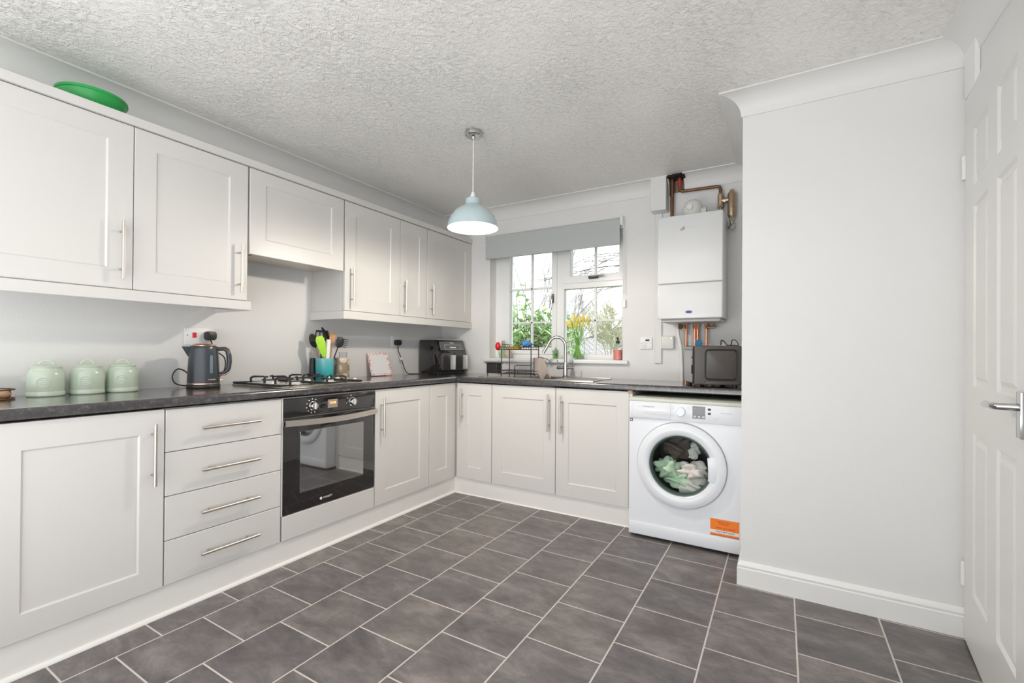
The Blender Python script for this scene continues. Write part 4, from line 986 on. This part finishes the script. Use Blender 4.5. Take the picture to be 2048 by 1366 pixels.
# wire stand at left edge
t = thing('wire_stand', 'small dark two tier wire stand cut by the left edge of the photo', 'stand', (-2.54, .475, WT))
bm = BM()
for zz, rr in ((.004, .072), (.038, .072)): tube(bm, [(rr*math.cos(2*PI*i/32), rr*math.sin(2*PI*i/32), zz) for i in range(32)], .003, 6, closed=True)
for i in range(8): tube(bm, [(0, 0, .004), (.072*math.cos(PI*i/4), .072*math.sin(PI*i/4), .004)], .0018, 5)
for i in range(3): a = 1.2+2*PI*i/3; cyl(bm, (.060*math.cos(a), .060*math.sin(a), .004), (.060*math.cos(a), .060*math.sin(a), .038), .003, 6)
obj('wire_frame', bm, 'oldcopper', t)
bm = BM(); sphere(bm, (.012, .045, .021), .018, 1, 1, .9); o = obj('egg', bm, basic('walnut_brown', (.50, .30, .16), .6), None, W=False); o.location = (-2.54, .475, WT); tag(o, 'small brown egg sitting in the wire stand at the left edge', 'egg')

# ------------------------------------------------------------------ utensil pots
t = thing('utensil_pot', 'turquoise ceramic pot full of cooking utensils, behind the hob', 'pot', (-2.56, 1.947, WT))
bm = BM(); lathe(bm, [(0, 0), (.052, 0), (.055, .003), (.0555, .05), (.0565, .13), (.0575, .138), (.0565, .141), (.0525, .140), (.0515, .12), (.050, .008), (0, .008)], 48); obj('pot_body', bm, 'teal', t)
t = thing('utensil_pot', 'beige ceramic pot with raised flowers beside the turquoise pot', 'pot', (-2.54, 2.067, WT))
bm = BM(); lathe(bm, [(0, .010), (.042, .010), (.047, .018), (.0485, .05), (.0485, .135), (.0495, .143), (.0485, .146), (.045, .145), (.044, .12), (.043, .02), (0, .02)], 44); obj('pot_body', bm, 'floral', t)
for i in range(3):
    a = -.6+i*2*PI/3
    bm = BM(); sphere(bm, (.032*math.cos(a), .032*math.sin(a), .009), .010, 1, 1, .9, 12); obj('foot', bm, 'black', t)
PB = Vector((-2.56, 1.947, WT+.012)); VR = Vector((.35, .937, 0)); VF = Vector((.937, -.35, 0))
def utensil(name, label, cat, base, tip, head, m='black', hr=.005, hm=None):
    base = Vector(base); tip = Vector(tip); d = (tip-base).normalized()
    t = thing(name, label, cat, tuple(base))
    bm = BM(); tube(bm, [base, base.lerp(tip, .5), tip], [hr, hr*.9, hr*.8], 8); obj('handle', bm, hm or m, t, W=True)
    s = VF.cross(d).normalized(); n = d.cross(s).normalized()
    Mx = Matrix(((s.x, d.x, n.x, tip.x), (s.y, d.y, n.y, tip.y), (s.z, d.z, n.z, tip.z), (0, 0, 0, 1)))
    bm = BM(); head(bm); bmesh.ops.transform(bm, matrix=Mx, verts=bm.verts[:]); obj('head', bm, m, t, W=True)
    return t
def oval(w, h, th_=.003, dish=.0): 
    def f(bm):
        sphere(bm, (0, h/2, 0), 1, w/2, h/2, th_, 24)
        for v in bm.verts: v.co.z += dish*((v.co.x/(w/2))**2+((v.co.y-h/2)/(h/2))**2)
    return f
def slot(w, h, slots=3):
    def f(bm):
        box(bm, -w/2, w/2, h*.78, h, -.0015, .0015); box(bm, -w/2, w/2, 0, h*.25, -.0015, .0015)
        for k in range(slots+1):
            x = -w/2+w*k/slots; box(bm, x-.003, x+.003, h*.2, h*.82, -.0015, .0015)
    return f
def claw(bm):
    sphere(bm, (0, .035, 0), 1, .026, .038, .006, 20)
    for k in range(5):
        yk = .012+.013*k; tube(bm, [(-.018, yk, 0), (-.032, yk+.002, .004), (-.046, yk, .012)], [.0032, .0028, .002], 6)
        if k % 2 == 0: tube(bm, [(.018, yk, 0), (.024, yk, .006)], [.0028, .002], 6)
def spat(w0, w1, h):
    def f(bm): prism(bm, [(-w0/2, 0), (w0/2, 0), (w1/2, h*.55), (w1/2, h*.85), (w1*.33, h), (-w1*.33, h), (-w1/2, h*.85), (-w1/2, h*.55)], -.0025, .0025, None, .001)
    return f
def U(r, z, f=0): return PB+VR*r+VF*f+Vector((0, 0, z-PB.z))
utensil('cooking_spoon', 'black and wooden spoon leaning left in the turquoise pot', 'spoon', U(.0, .9, -.01), U(-.055, 1.09, -.012), oval(.052, .095, .004, .006), 'black', hm='wood')
utensil('silicone_spatula', 'lime green spatula in the turquoise pot', 'spatula', U(.028, .9, .02), U(-.012, 1.035, .035), spat(.024, .054, .135), 'lime')
utensil('slotted_turner', 'black slotted turner at the back of the turquoise pot', 'turner', U(-.02, .9, -.02), U(-.012, 1.14, -.025), slot(.075, .065), 'black')
utensil('pointed_spatula', 'black pointed spatula standing tallest in the turquoise pot', 'utensil', U(.0, .9, -.005), U(.020, 1.135, -.012), lambda bm: prism(bm, [(-.024, .0), (.022, .0), (.046, .085), (.038, .088), (.0, .045), (-.022, .02)], -.003, .003, None, .001), 'black')
utensil('kitchen_utensil', 'white handled utensil in the middle of the turquoise pot', 'utensil', U(.004, .9, .02), U(.014, 1.10, .028), lambda bm: (cyl(bm, (0, -.10, 0), (0, .045, 0), .0145, 14), cyl(bm, (0, -.02, 0), (0, -.014, 0), .0138, 14)), 'whiteplastic')
utensil('wooden_spoon', 'pale wooden spoon at the right of the turquoise pot', 'spoon', U(.025, .9, .0), U(.043, 1.12, .005), oval(.040, .075, .004, .004), 'wood', .006)
utensil('wooden_spoon', 'thin wooden spatula behind the pale wooden spoon', 'spatula', U(.015, .9, -.02), U(.024, 1.13, -.03), spat(.014, .026, .07), 'wood', .005)
utensil('pasta_server', 'black toothed pasta server leaning right out of the pots', 'utensil', U(.018, .92, .015), U(.078, 1.095, .02), claw, 'black', .0045)
t = thing('slim_bottle', 'dark slim bottle left of the turquoise pot', 'bottle', (-2.61, 1.895, WT))
bm = BM(); lathe(bm, [(0, 0), (.019, 0), (.020, .01), (.018, .13), (.014, .142), (0, .142)], 24); obj('body', bm, 'black', t)
bm = BM(); lathe(bm, [(0, .142), (.012, .142), (.012, .172), (.006, .190), (0, .190)], 20); obj('cap', bm, 'clearglass', t)
t = thing('small_glass', 'clear glass standing in the beige flowered pot', 'glass', (-2.548, 2.082, WT+.022))
bm = BM(); lathe(bm, [(0, 0), (.022, 0), (.027, .160), (.0255, .160), (.021, .004), (0, .004)], 28); obj('glass_body', bm, 'clearglass', t)

# leaning card
t = thing('patterned_card', 'framed card with a pink patterned border leaning on the wall', 'card', (-2.60, 2.49, WT))
Mc = T(-2.607, 2.485, WT+.002) @ RZ(math.radians(-6)) @ RY(math.radians(-20))
def cbox(a, b, c, d, e0, e1):
    bm = BM(); box(bm, e0, e1, a, b, c, d, .0008); bmesh.ops.transform(bm, matrix=T(.607-.607, 0, 0) @ T(2.60-2.607, 2.485-2.49, .002) @ RZ(math.radians(-6)) @ RY(math.radians(-20)), verts=bm.verts[:]); return bm
obj('border', cbox(-.092, .092, 0, .178, 0, .010), 'border', t)
obj('card_face', cbox(-.076, .076, .014, .164, .0095, .0112), 'papercream', t)

# air fryer socket
t = thing('wall_socket', 'white wall socket left of the air fryer', 'socket', (WX, 2.69, 1.14))
bm = BM(); box(bm, WX+.0005, WX+.010, 2.655, 2.740, 1.098, 1.190, .003, 2); obj('plate', bm, 'whiteplastic', t, W=True)
bm = BM(); box(bm, WX+.010, WX+.014, 2.675, 2.690, 1.165, 1.180, .001); obj('switch_rocker', bm, 'creamplastic', t, W=True)
t = thing('power_lead', 'black plug and lead running down to the air fryer', 'plug', (WX, 2.70, 1.14))
bm = BM(); prism(bm, rrect(2.678, 2.728, 1.118, 1.160, .012), WX+.010, WX+.045, Matrix(((0, 0, 1, 0), (1, 0, 0, 0), (0, 1, 0, 0), (0, 0, 0, 1))), .004); obj('plug', bm, 'black', t, W=True)
bm = BM(); tube(bm, smooth([(WX+.03, 2.702, 1.12), (WX+.03, 2.706, 1.075), (WX+.03, 2.73, 1.03), (WX+.03, 2.755, .98), (WX+.035, 2.775, .925), (WX+.05, 2.80, WT+.006), (WX+.08, 2.85, WT+.004), (WX+.12, 2.90, WT+.004), (-2.53, 2.925, WT+.006)]), .0035, 8); obj('cord', bm, 'black', t, W=True)
bm = BM(); box(bm, WX+.022, WX+.038, 2.733, 2.752, 1.0, 1.022, .001); obj('cord_tag', bm, 'whiteplastic', t, W=True, label='white paper tag on the cord')

# ------------------------------------------------------------------ air fryer
fa = math.radians(83)
t = thing('air_fryer', 'black and silver two drawer air fryer in the worktop corner', 'air fryer', (-2.42, 2.92, WT), fa)
fw, fdp, fh = .330, .232, .286
sec = [(0.006, .016), (0, .03), (0, .175), (.008, .195), (.034, .280), (.042, fh), (fdp-.01, fh), (fdp, fh-.01), (fdp, .016)]
bm = BM(); prism(bm, sec, 0, fw, Matrix(((0, 0, 1, 0), (1, 0, 0, 0), (0, 1, 0, 0), (0, 0, 0, 1))), .006); ab = obj('body', bm, 'blackgloss', t)
bm = BM(); box(bm, .012, fw-.012, .014, fdp-.012, 0, .02, .004); obj('base', bm, 'black', t)
bm = BM(); box(bm, .03, fw-.01, .044, fdp-.02, fh-.001, fh+.003, .001); obj('top_trim', bm, 'silver', t, label='bright metal top edge')
tilt = math.atan2(.026, .085)
Mp = T(0, .008, .195) @ RX(-tilt)
bm = BM(); box(bm, .035, fw-.02, -.004, .001, .004, .078, .003); bmesh.ops.transform(bm, matrix=Mp, verts=bm.verts[:]); pn = obj('control_panel', bm, 'grey_panel', t)
bm = BM()
for a in ((.085, .275, .010, .012), (.085, .275, .050, .052), (.085, .087, .010, .052), (.273, .275, .010, .052)): box(bm, a[0], a[1], -.0052, -.0039, a[2], a[3])
bmesh.ops.transform(bm, matrix=Mp, verts=bm.verts[:]); obj('panel_outline', bm, 'print_pale', pn)
bm = BM(); box(bm, .145, .215, -.0052, -.0039, .022, .032, .0005); bmesh.ops.transform(bm, matrix=Mp, verts=bm.verts[:]); obj('digital_display', bm, 'print_white', pn)
text('logo_lettering', 'NINJA', .013, 'print_white', pn, Mp @ T(.175, -.0045, .066) @ RX(PI/2), width=.045)
for k in range(2):
    x0 = .030+k*.150
    bm = BM(); prism(bm, rrect(x0-.004, x0+.142, .034, .176, .020), 0, .012, FRONT, .003); dr = obj('drawer', bm, 'blackgloss' if False else basic('graphite_drawer', (.10, .10, .105), .25, .4), t)
    bm = BM(); prism(bm, [(x0+.018, .036), (x0+.092, .036)]+[(x0+.055+.037*math.cos(a), .115+.037*math.sin(a)) for a in [PI*i/12 for i in range(13)]], .0118, .0135, FRONT); obj('recess', bm, 'black', dr)
    bm = BM(); box(bm, x0+.098, x0+.122, -.052, -.036, .038, .158, .004, 2); box(bm, x0+.10, x0+.12, -.04, -.010, .142, .158, .003); box(bm, x0+.104, x0+.116, -.04, -.010, .040, .15, .001); obj('handle', bm, 'silver', dr, label='upright silver drawer handle')

# ------------------------------------------------------------------ green bowl on cabinets
bz = UZT+.037
t = single('plastic_bowl', (lambda b: (lathe(b, [(0, 0), (.080, 0), (.090, .006), (.104, .020), (.112, .060), (.116, .062), (.116, .072), (.110, .072), (.107, .056), (.084, .010), (0, .006)], 64), b)[1])(BM()), 'green', 'green plastic bowl on top of the left wall cabinets', 'bowl', (-2.49, .752, bz), W=False)

# ------------------------------------------------------------------ pendant lamp
PX_, PY_ = -1.46, 2.045
t = thing('pendant_lamp', 'pale blue metal pendant lamp hanging from a chrome ceiling rose', 'lamp', (PX_, PY_, 1.75))
zc = CZ-1.75
bm = BM(); lathe(bm, [(0, zc), (.046, zc), (.047, zc-.004), (.044, zc-.022), (.038, zc-.028), (.012, zc-.030), (.009, zc-.044), (0, zc-.045)], 36); obj('ceiling_rose', bm, 'chrome', t)
bm = BM(); cyl(bm, (0, 0, .19), (0, 0, zc-.04), .003, 8); obj('flex', bm, 'whiteplastic', t)
bm = BM(); lathe(bm, [(0, .158), (.014, .158), (.016, .172), (.011, .186), (.009, .195), (0, .195)], 20); obj('lamp_holder', bm, 'whiteplastic', t)
bm = BM()
sp = [(.0, .160), (.036, .160), (.040, .156), (.041, .130), (.046, .122), (.066, .112), (.095, .092), (.120, .060), (.134, .028), (.138, .004), (.139, -.002)]
lathe(bm, sp+[(r-.0015, z-.0005) for r, z in sp[::-1][0:1]]+[(max(0, r-.003), z-.002) for r, z in sp[::-1][1:]], 64); sh = obj('lamp_shade', bm, 'shade', t)
bm = BM(); lathe(bm, [(.1365, .000)]+[(max(0, r-.0035), z-.0025) for r, z in sp[::-1][1:]], 64); obj('shade_lining', bm, 'shade_in', sh, label='white inner lining of the shade')
bm = BM(); sphere(bm, (0, 0, .055), .034, 1, 1, 1.1); cyl(bm, (0, 0, .085), (0, 0, .14), .016, 14); obj('light_bulb', bm, 'bulb', t)

# ------------------------------------------------------------------ window sill items
VX, VY = -1.378, 3.345
t = thing('glass_vase', 'clear glass vase of daffodils standing on the window sill', 'vase', (VX, VY, SILL))
bm = BM(); lathe(bm, [(0, 0), (.040, 0), (.050, .004), (.058, .05), (.060, .10), (.055, .16), (.048, .20), (.052, .232)], 44); obj('vase_body', bm, 'vaseglass', t)
rnd = random.Random(4)
for k in range(22):
    a = k*2.4+rnd.uniform(0, .5); q = math.sqrt((k+.5)/22); top = rnd.uniform(.235, .315)
    b0 = Vector((VX+.042*q*math.cos(a+2.4), VY+.042*q*math.sin(a+2.4), SILL+.012)); b1 = Vector((VX+.044*q*math.cos(a), VY+.044*q*math.sin(a), SILL+.20)); b2 = Vector((VX+.082*q*math.cos(a), VY+.055*q*math.sin(a), SILL+top))
    ft = thing('daffodil', 'half open yellow daffodil bunched in the glass vase', 'flower', tuple(b0), group='daffodils in the vase')
    bm = BM(); tube(bm, [b0, b0.lerp(b1, .5), b1, b2], [.0024, .0024, .0024, .0022], 6); obj('stem', bm, 'stem', ft, W=True)
    d = (b2-b1).normalized(); u, v = frame_of(d)
    Mx = Matrix(((u.x, v.x, d.x, b2.x), (u.y, v.y, d.y, b2.y), (u.z, v.z, d.z, b2.z), (0, 0, 0, 1)))
    bm = BM(); lathe(bm, [(0, -.004), (.004, 0), (.0072, .016), (.006, .036), (.002, .050), (0, .051)], 10, Mx); obj('bud', bm, 'petal', ft, W=True)
t = thing('soap_bottle', 'glass pump bottle of pink soap at the right of the sill', 'bottle', (-1.052, 3.335, SILL))
bm = BM(); lathe(bm, [(0, 0), (.031, 0), (.033, .004), (.033, .095), (.026, .112), (.012, .118), (.012, .124), (0, .124)], 28); obj('bottle_body', bm, 'clearglass', t)
bm = BM(); lathe(bm, [(0, .003), (.0315, .003), (.0315, .075), (0, .075)], 28); obj('liquid', bm, 'pink', t)
bm = BM(); lathe(bm, [(0, .122), (.014, .122), (.014, .138), (.006, .142), (.005, .166), (0, .166)], 18); tube(bm, [(0, 0, .164), (0, -.012, .165), (-.004, -.030, .160)], [.006, .005, .003], 8); obj('pump', bm, 'black', t)
t = thing('potted_succulent', 'tiny spiky succulent in a glass pot behind the tap', 'plant', (-1.575, 3.36, SILL))
bm = BM(); lathe(bm, [(0, 0), (.020, 0), (.024, .040), (.022, .040), (.018, .004), (0, .004)], 20); obj('pot', bm, 'greenglass', t)
bm = BM(); rnd = random.Random(8)
for k in range(12):
    a = k*2.4; e = rnd.uniform(.2, 1.1); tube(bm, [(0, 0, .03), (.016*math.cos(a)*(1.2-e*.5), .016*math.sin(a), .045+.012*e), (.032*math.cos(a)*(1.2-e), .03*math.sin(a)*(1.2-e), .06+.03*e)], [.005, .005, .001], 6)
obj('leaves', bm, 'succulent', t)
t = thing('green_glass_jar', 'round pale green glass ornament on the sill behind the dish rack', 'jar', (-2.045, 3.32, SILL))
bm = BM(); lathe(bm, [(0, 0), (.018, 0), (.036, .020), (.046, .048), (.040, .078), (.024, .098), (.014, .108), (.014, .122), (.011, .122), (.0, .11)], 36); obj('jar_body', bm, 'greenglass', t)
bm = BM(); lathe(bm, [(0, .116), (.012, .116), (.016, .130), (.014, .146), (0, .150)], 18); obj('stopper', bm, 'garlic', t)
t = single('bulb_ornament', (lambda b: (lathe(b, [(0, 0), (.020, 0), (.034, .014), (.038, .036), (.030, .060), (.012, .078), (.006, .096), (0, .097)], 26), b)[1])(BM()), 'garlic', 'round greyish brown bulb ornament on the sill beside the green glass', 'ornament', (-1.985, 3.30, SILL), W=False)
t = thing('silicone_brush', 'red tulip shaped brush on a thin stem left of the dish rack', 'brush', (-2.02, 3.23, WT))
bm = BM(); tube(bm, [(0, 0, 0), (-.012, -.005, .10), (-.014, -.008, .205)], .0022, 6); lathe(bm, [(0, 0), (.012, 0), (.012, .004), (0, .004)], 14); obj('stem', bm, 'chrome', t)
bm = BM(); lathe(bm, [(0, 0), (.010, .002), (.020, .014), (.024, .034), (.021, .052), (.014, .062), (.012, .068), (0, .064)], 18, T(-.014, -.008, .200)); obj('brush_head', bm, 'red', t)

# ------------------------------------------------------------------ dish rack
RY0, RY1, RX0, RX1 = 2.965, 3.085, -1.840, -1.585
t = thing('dish_rack', 'black two tier wire dish rack at the left of the sink', 'dish rack', (-1.75, 3.02, WT+.004))
z0 = WT+.005; zt_ = 1.108; zl = z0+.022
bm = BM()
def rod(pts, r=.0038, closed=False): tube(bm, pts, r, 6, closed=closed)
for x in (RX0, RX1):
    for yq in (RY0, RY1): rod([(x, yq, z0), (x, yq, zt_)])
    rod([(x, RY0, zt_-.02), (x, RY0, zt_), (x, RY0+.012, zt_+.022), (x, RY1-.012, zt_+.022), (x, RY1, zt_)])
rod([(RX1, RY0, .975), (RX1-.10, RY0-.03, .975), (RX1-.118, RY0-.035, .965), (RX1-.12, RY0-.035, z0)])
obj('rack_frame', bm, 'wire', t, W=True)
bm = BM()
for zz in (zt_, zt_-.018): rod([(RX0-.02, RY0, zz), (RX1, RY0, zz), (RX1, RY1, zz), (RX0-.02, RY1, zz)], .0035, True)
for k in range(13):
    x = RX0+(RX1-RX0)*k/12; rod([(x, RY0, zt_), (x, RY0+.004, zt_-.018), (x, RY1, zt_-.018), (x, RY1, zt_)], .0016)
for k in range(5):
    x = RX0+.03+.045*k; rod([(x+.014*math.cos(a), RY0+.02, zt_+.004+.016*math.sin(a)) for a in [PI*i/8 for i in range(9)]], .0016)
obj('top_basket', bm, 'wire', t, W=True)
bm = BM()
for zz in (zl, zl+.022): rod([(RX0-.03, RY0-.03, zz), (RX1+.03, RY0-.02, zz), (RX1+.03, RY1+.03, zz), (RX0-.03, RY1+.03, zz)], .0035, True)
for k in range(16):
    x = RX0-.02+(RX1-RX0+.04)*k/15; rod([(x, RY0-.027, zl+.022), (x, RY0-.027, zl), (x, RY1+.03, zl), (x, RY1+.03, zl+.022)], .0016)
obj('lower_basket', bm, 'wire', t, W=True)
bm = BM()
cx0, cx1 = -1.965, -1.868
prism(bm, rrect(cx0, cx1, RY0-.02, RY0+.055, .006), WT+.025, WT+.105, None, .002); box(bm, cx0-.006, cx1+.006, RY0-.026, RY0+.061, WT+.100, WT+.108, .002); cyl(bm, (cx0+.008, RY0-.012, WT+.005), (cx0+.008, RY0-.012, WT+.03), .004, 8)
obj('cutlery_holder', bm, 'black', t, W=True, label='black cutlery box hooked on the left end')
# things on rack
bm = BM(); rnd = random.Random(3)
bmesh.ops.create_icosphere(bm, subdivisions=3, radius=.040)
for v in bm.verts: v.co = Vector((v.co.x*1.0, v.co.y*.8, v.co.z*.62))*(1+.22*math.sin(v.co.x*90)*math.cos(v.co.z*110+v.co.y*60))
bmesh.ops.translate(bm, vec=Vector((-1.655, 3.03, zt_+.024)), verts=bm.verts[:])
single('dish_cloth', bm, 'bluecloth', 'crumpled blue cloth on top of the dish rack', 'cloth', (-1.655, 3.03, zt_), smooth=180)
bm = BM(); box(bm, -1.80, -1.71, 2.985, 3.05, zt_-.016, zt_+.006, .006, 2); single('sponge', bm, 'yellow', 'yellow sponge lying in the top basket of the rack', 'sponge', (-1.755, 3.01, zt_))
# towel hanging on rack end
t = thing('tea_towel', 'beige tea towel with dark edges hanging right of the dish rack', 'towel', (-1.53, 3.03, z0))
bm = BM(); nx, nz = 14, 14
g = []
for i in range(nx+1):
    row = []
    for j in range(nz+1):
        u, v_ = i/nx, j/nz
        x = -1.578+.075*u*(.75+.55*v_)+.030*v_*u; zz = 1.030-.138*v_-.012*math.sin(u*PI)*v_-(.0 if u < .6 else .02*(u-.6)*math.sin(v_*3))
        yy = 3.0+.05*u+.012*math.sin(u*9+v_*2)*v_+.015*math.sin(u*5)
        if v_ > .85: zz += .02*(math.sin(u*11)+.2)*(v_-.85)/.15
        row.append(bm.verts.new((x, yy, zz)))
    g.append(row)
for i in range(nx):
    for j in range(nz): bm.faces.new((g[i][j], g[i+1][j], g[i+1][j+1], g[i][j+1]))
r = bmesh.ops.solidify(bm, geom=bm.faces[:], thickness=.004)
obj('cloth', bm, 'towel', t, W=True, smooth=180)
bm = BM(); tube(bm, [(-1.578+.075*u*1.3+.030*u, 3.0+.05*u-.004+.012*math.sin(u*9+2)+.015*math.sin(u*5), .8935-.012*math.sin(u*PI)+.02*(math.sin(u*11)+.2)) for u in [i/14 for i in range(15)]], .004, 6); tube(bm, [(-1.578, 2.998, 1.03-.135*i/8) for i in range(9)], .0035, 6); obj('dark_hem', bm, 'towelbrown', t, W=True)
bm = BM(); tube(bm, [(-1.60, 3.04, 1.022), (-1.55, 3.05, 1.035), (-1.50, 3.06, 1.020), (-1.478, 3.07, 1.0)], .003, 8); obj('hanging_loop', bm, 'towelbrown', t, W=True)

# ------------------------------------------------------------------ panelled door, standing slightly ajar
al = math.radians(5.6)
dt = thing('door_1', 'white six panel door standing ajar at the right edge', 'door', (.598, 2.372, 0), 0, kind='structure')
dt.rotation_euler = (0, 0, -PI/2-al)   # local x runs from the hinge towards the camera, local -y faces the kitchen? (y = -facing)
LW, LH, LT = .762, 2.04, .040
def loc(u, z, off): return (u, -off, z)      # off towards the kitchen
bm = BM()
pan = [(.140, .345, .225, .800), (.455, .655, .225, .800), (.140, .345, .965, 1.610), (.455, .655, .965, 1.610), (.140, .345, 1.680, 1.885), (.455, .655, 1.680, 1.885)]
xs = sorted({0, LW, .140, .345, .455, .655}); zs = sorted({.008, LH, .225, .800, .965, 1.610, 1.680, 1.885})
cache = {}
def gv(x, z, yy):
    k = (round(x, 5), round(z, 5), round(yy, 5))
    if k not in cache: cache[k] = bm.verts.new((x, yy, z))
    return cache[k]
for i in range(len(xs)-1):
    for j in range(len(zs)-1):
        a, b, c, d = xs[i], xs[i+1], zs[j], zs[j+1]
        if any(abs(p[0]-a) < 1e-4 and abs(p[1]-b) < 1e-4 and p[2] <= c+1e-4 and p[3] >= d-1e-4 for p in pan):
            lv = [(0, 0), (.007, .008), (.022, .008), (.036, .001)]
            rings = [[gv(a+o, c+o, dy), gv(b-o, c+o, dy), gv(b-o, d-o, dy), gv(a+o, d-o, dy)] for o, dy in [(q[0], -q[1]) for q in lv]]
            for P, Q in zip(rings, rings[1:]):
                for k in range(4): bm.faces.new((P[k], P[(k+1) % 4], Q[(k+1) % 4], Q[k]))
            bm.faces.new(rings[-1])
        else: bm.faces.new((gv(a, c, 0), gv(b, c, 0), gv(b, d, 0), gv(a, d, 0)))
vb = box(bm, 0, LW, -LT, -.0085, .008, LH)
for e0, e1 in (((0, .008), (LW, .008)), ((LW, .008), (LW, LH)), ((LW, LH), (0, LH)), ((0, LH), (0, .008))):
    bm.faces.new([bm.verts.new((e0[0], 0, e0[1])), bm.verts.new((e1[0], 0, e1[1])), bm.verts.new((e1[0], -.0085, e1[1])), bm.verts.new((e0[0], -.0085, e0[1]))])
# mirrored so that the moulded face looks into the kitchen
bmesh.ops.transform(bm, matrix=Matrix.Diagonal((1, -1, 1, 1)), verts=bm.verts[:])
lf = obj('door_leaf', bm, 'door_white', dt, smooth=25)
bm = BM(); box(bm, .690, .727, -.009, -.0005, .865, .985, .003, 2)
tube(bm, [(.708, -.008, .945), (.708, -.045, .945), (.700, -.052, .945), (.66, -.054, .944), (.605, -.050, .942)], [.010, .009, .009, .0075, .0095], 14); obj('door_handle', bm, 'chrome', lf)
for hz in (1.79, .25):
    bm = BM(); cyl(bm, (-.004, -.004, hz-.045), (-.004, -.004, hz+.045), .006, 10); box(bm, .0, .012, -.002, -.0004, hz-.045, hz+.045); obj('hinge', bm, 'whiteplastic', lf)
bm = BM(); box(bm, .614, .70, NY-.035, NY-.001, 0, 2.10); box(bm, .614, .70, 1.50, 1.535, 0, 2.10); box(bm, .614, .70, 1.50, NY, 2.065, 2.10); box(bm, .596, .6115, NY-.13, NY-.0165, 2.055, 2.235, .003)
o = obj('door_frame', bm, 'gloss_white', None); tag(o, 'white painted lining around the open door', 'door frame', None, 'structure'); o.name = 'trim_8'
# ------------------------------------------------------------------ camera
yaw, pitch, roll, f, cy = .5326, .0047, -.0074, 916.6, 697.31
c, s = math.cos(yaw), math.sin(yaw); cp, sp_ = math.cos(pitch), math.sin(pitch); cr, sr = math.cos(roll), math.sin(roll)
R0, F0, U0 = Vector((c, s, 0)), Vector((-s, c, 0)), Vector((0, 0, 1))
Fw = F0*cp+U0*sp_; U1 = -F0*sp_+U0*cp
Rt = R0*cr-U1*sr; Up = R0*sr+U1*cr
cam = bpy.data.cameras.new('camera'); co = bpy.data.objects.new('camera', cam); COL.objects.link(co)
B = -Fw
co.matrix_world = Matrix(((Rt.x, Up.x, B.x, 0), (Rt.y, Up.y, B.y, 0), (Rt.z, Up.z, B.z, 1.0802), (0, 0, 0, 1)))
cam.sensor_width = 36; cam.sensor_fit = 'HORIZONTAL'; cam.lens = f/2048*36; cam.shift_y = (cy-683)/2048; cam.clip_start = .02; cam.clip_end = 200
scn.camera = co

# ------------------------------------------------------------------ light
wd = bpy.data.worlds.new('overcast_sky'); scn.world = wd; wd.use_nodes = True
nt = wd.node_tree; bg = nt.nodes['Background']
bg.inputs[0].default_value = (.965, .985, 1.0, 1); bg.inputs[1].default_value = 1.3
def area(name, loc_, rot, sx, sy, power, col=(1, 1, 1)):
    l = bpy.data.lights.new(name, 'AREA'); l.shape = 'RECTANGLE'; l.size = sx; l.size_y = sy; l.energy = power; l.color = col
    o = bpy.data.objects.new(name, l); COL.objects.link(o); o.location = loc_; o.rotation_euler = rot; return o
area('added_fill_high', (-.9, -.9, 2.2), (math.radians(25), 0, 0), 1.3, .9, 3, (1, .985, .96))  # added fill behind the camera, stands in for flash bounced off the ceiling
area('added_fill_up', (-1.0, -.75, .45), (PI-math.radians(14), 0, 0), 1.5, 1.2, 18, (.98, .985, 1))  # added fill aimed up to brighten the ceiling; no such lamp in the room
pl = bpy.data.lights.new('pendant_bulb_light', 'POINT'); pl.energy = 17; pl.color = (1, .90, .78); pl.shadow_soft_size = .035
o = bpy.data.objects.new('pendant_bulb_light', pl); COL.objects.link(o); o.location = (PX_, PY_, 1.76)

scn.view_settings.view_transform = 'Standard'; scn.view_settings.look = 'None'; scn.view_settings.gamma = 1; scn.view_settings.use_curve_mapping = False
scn.view_settings.exposure = .97
scn.cycles.max_bounces = 10; scn.cycles.diffuse_bounces = 6; scn.cycles.glossy_bounces = 4; scn.cycles.transmission_bounces = 6; scn.cycles.transparent_max_bounces = 12
scn.cycles.use_denoising = True; scn.cycles.sample_clamp_indirect = 6; scn.cycles.caustics_reflective = False; scn.cycles.caustics_refractive = False
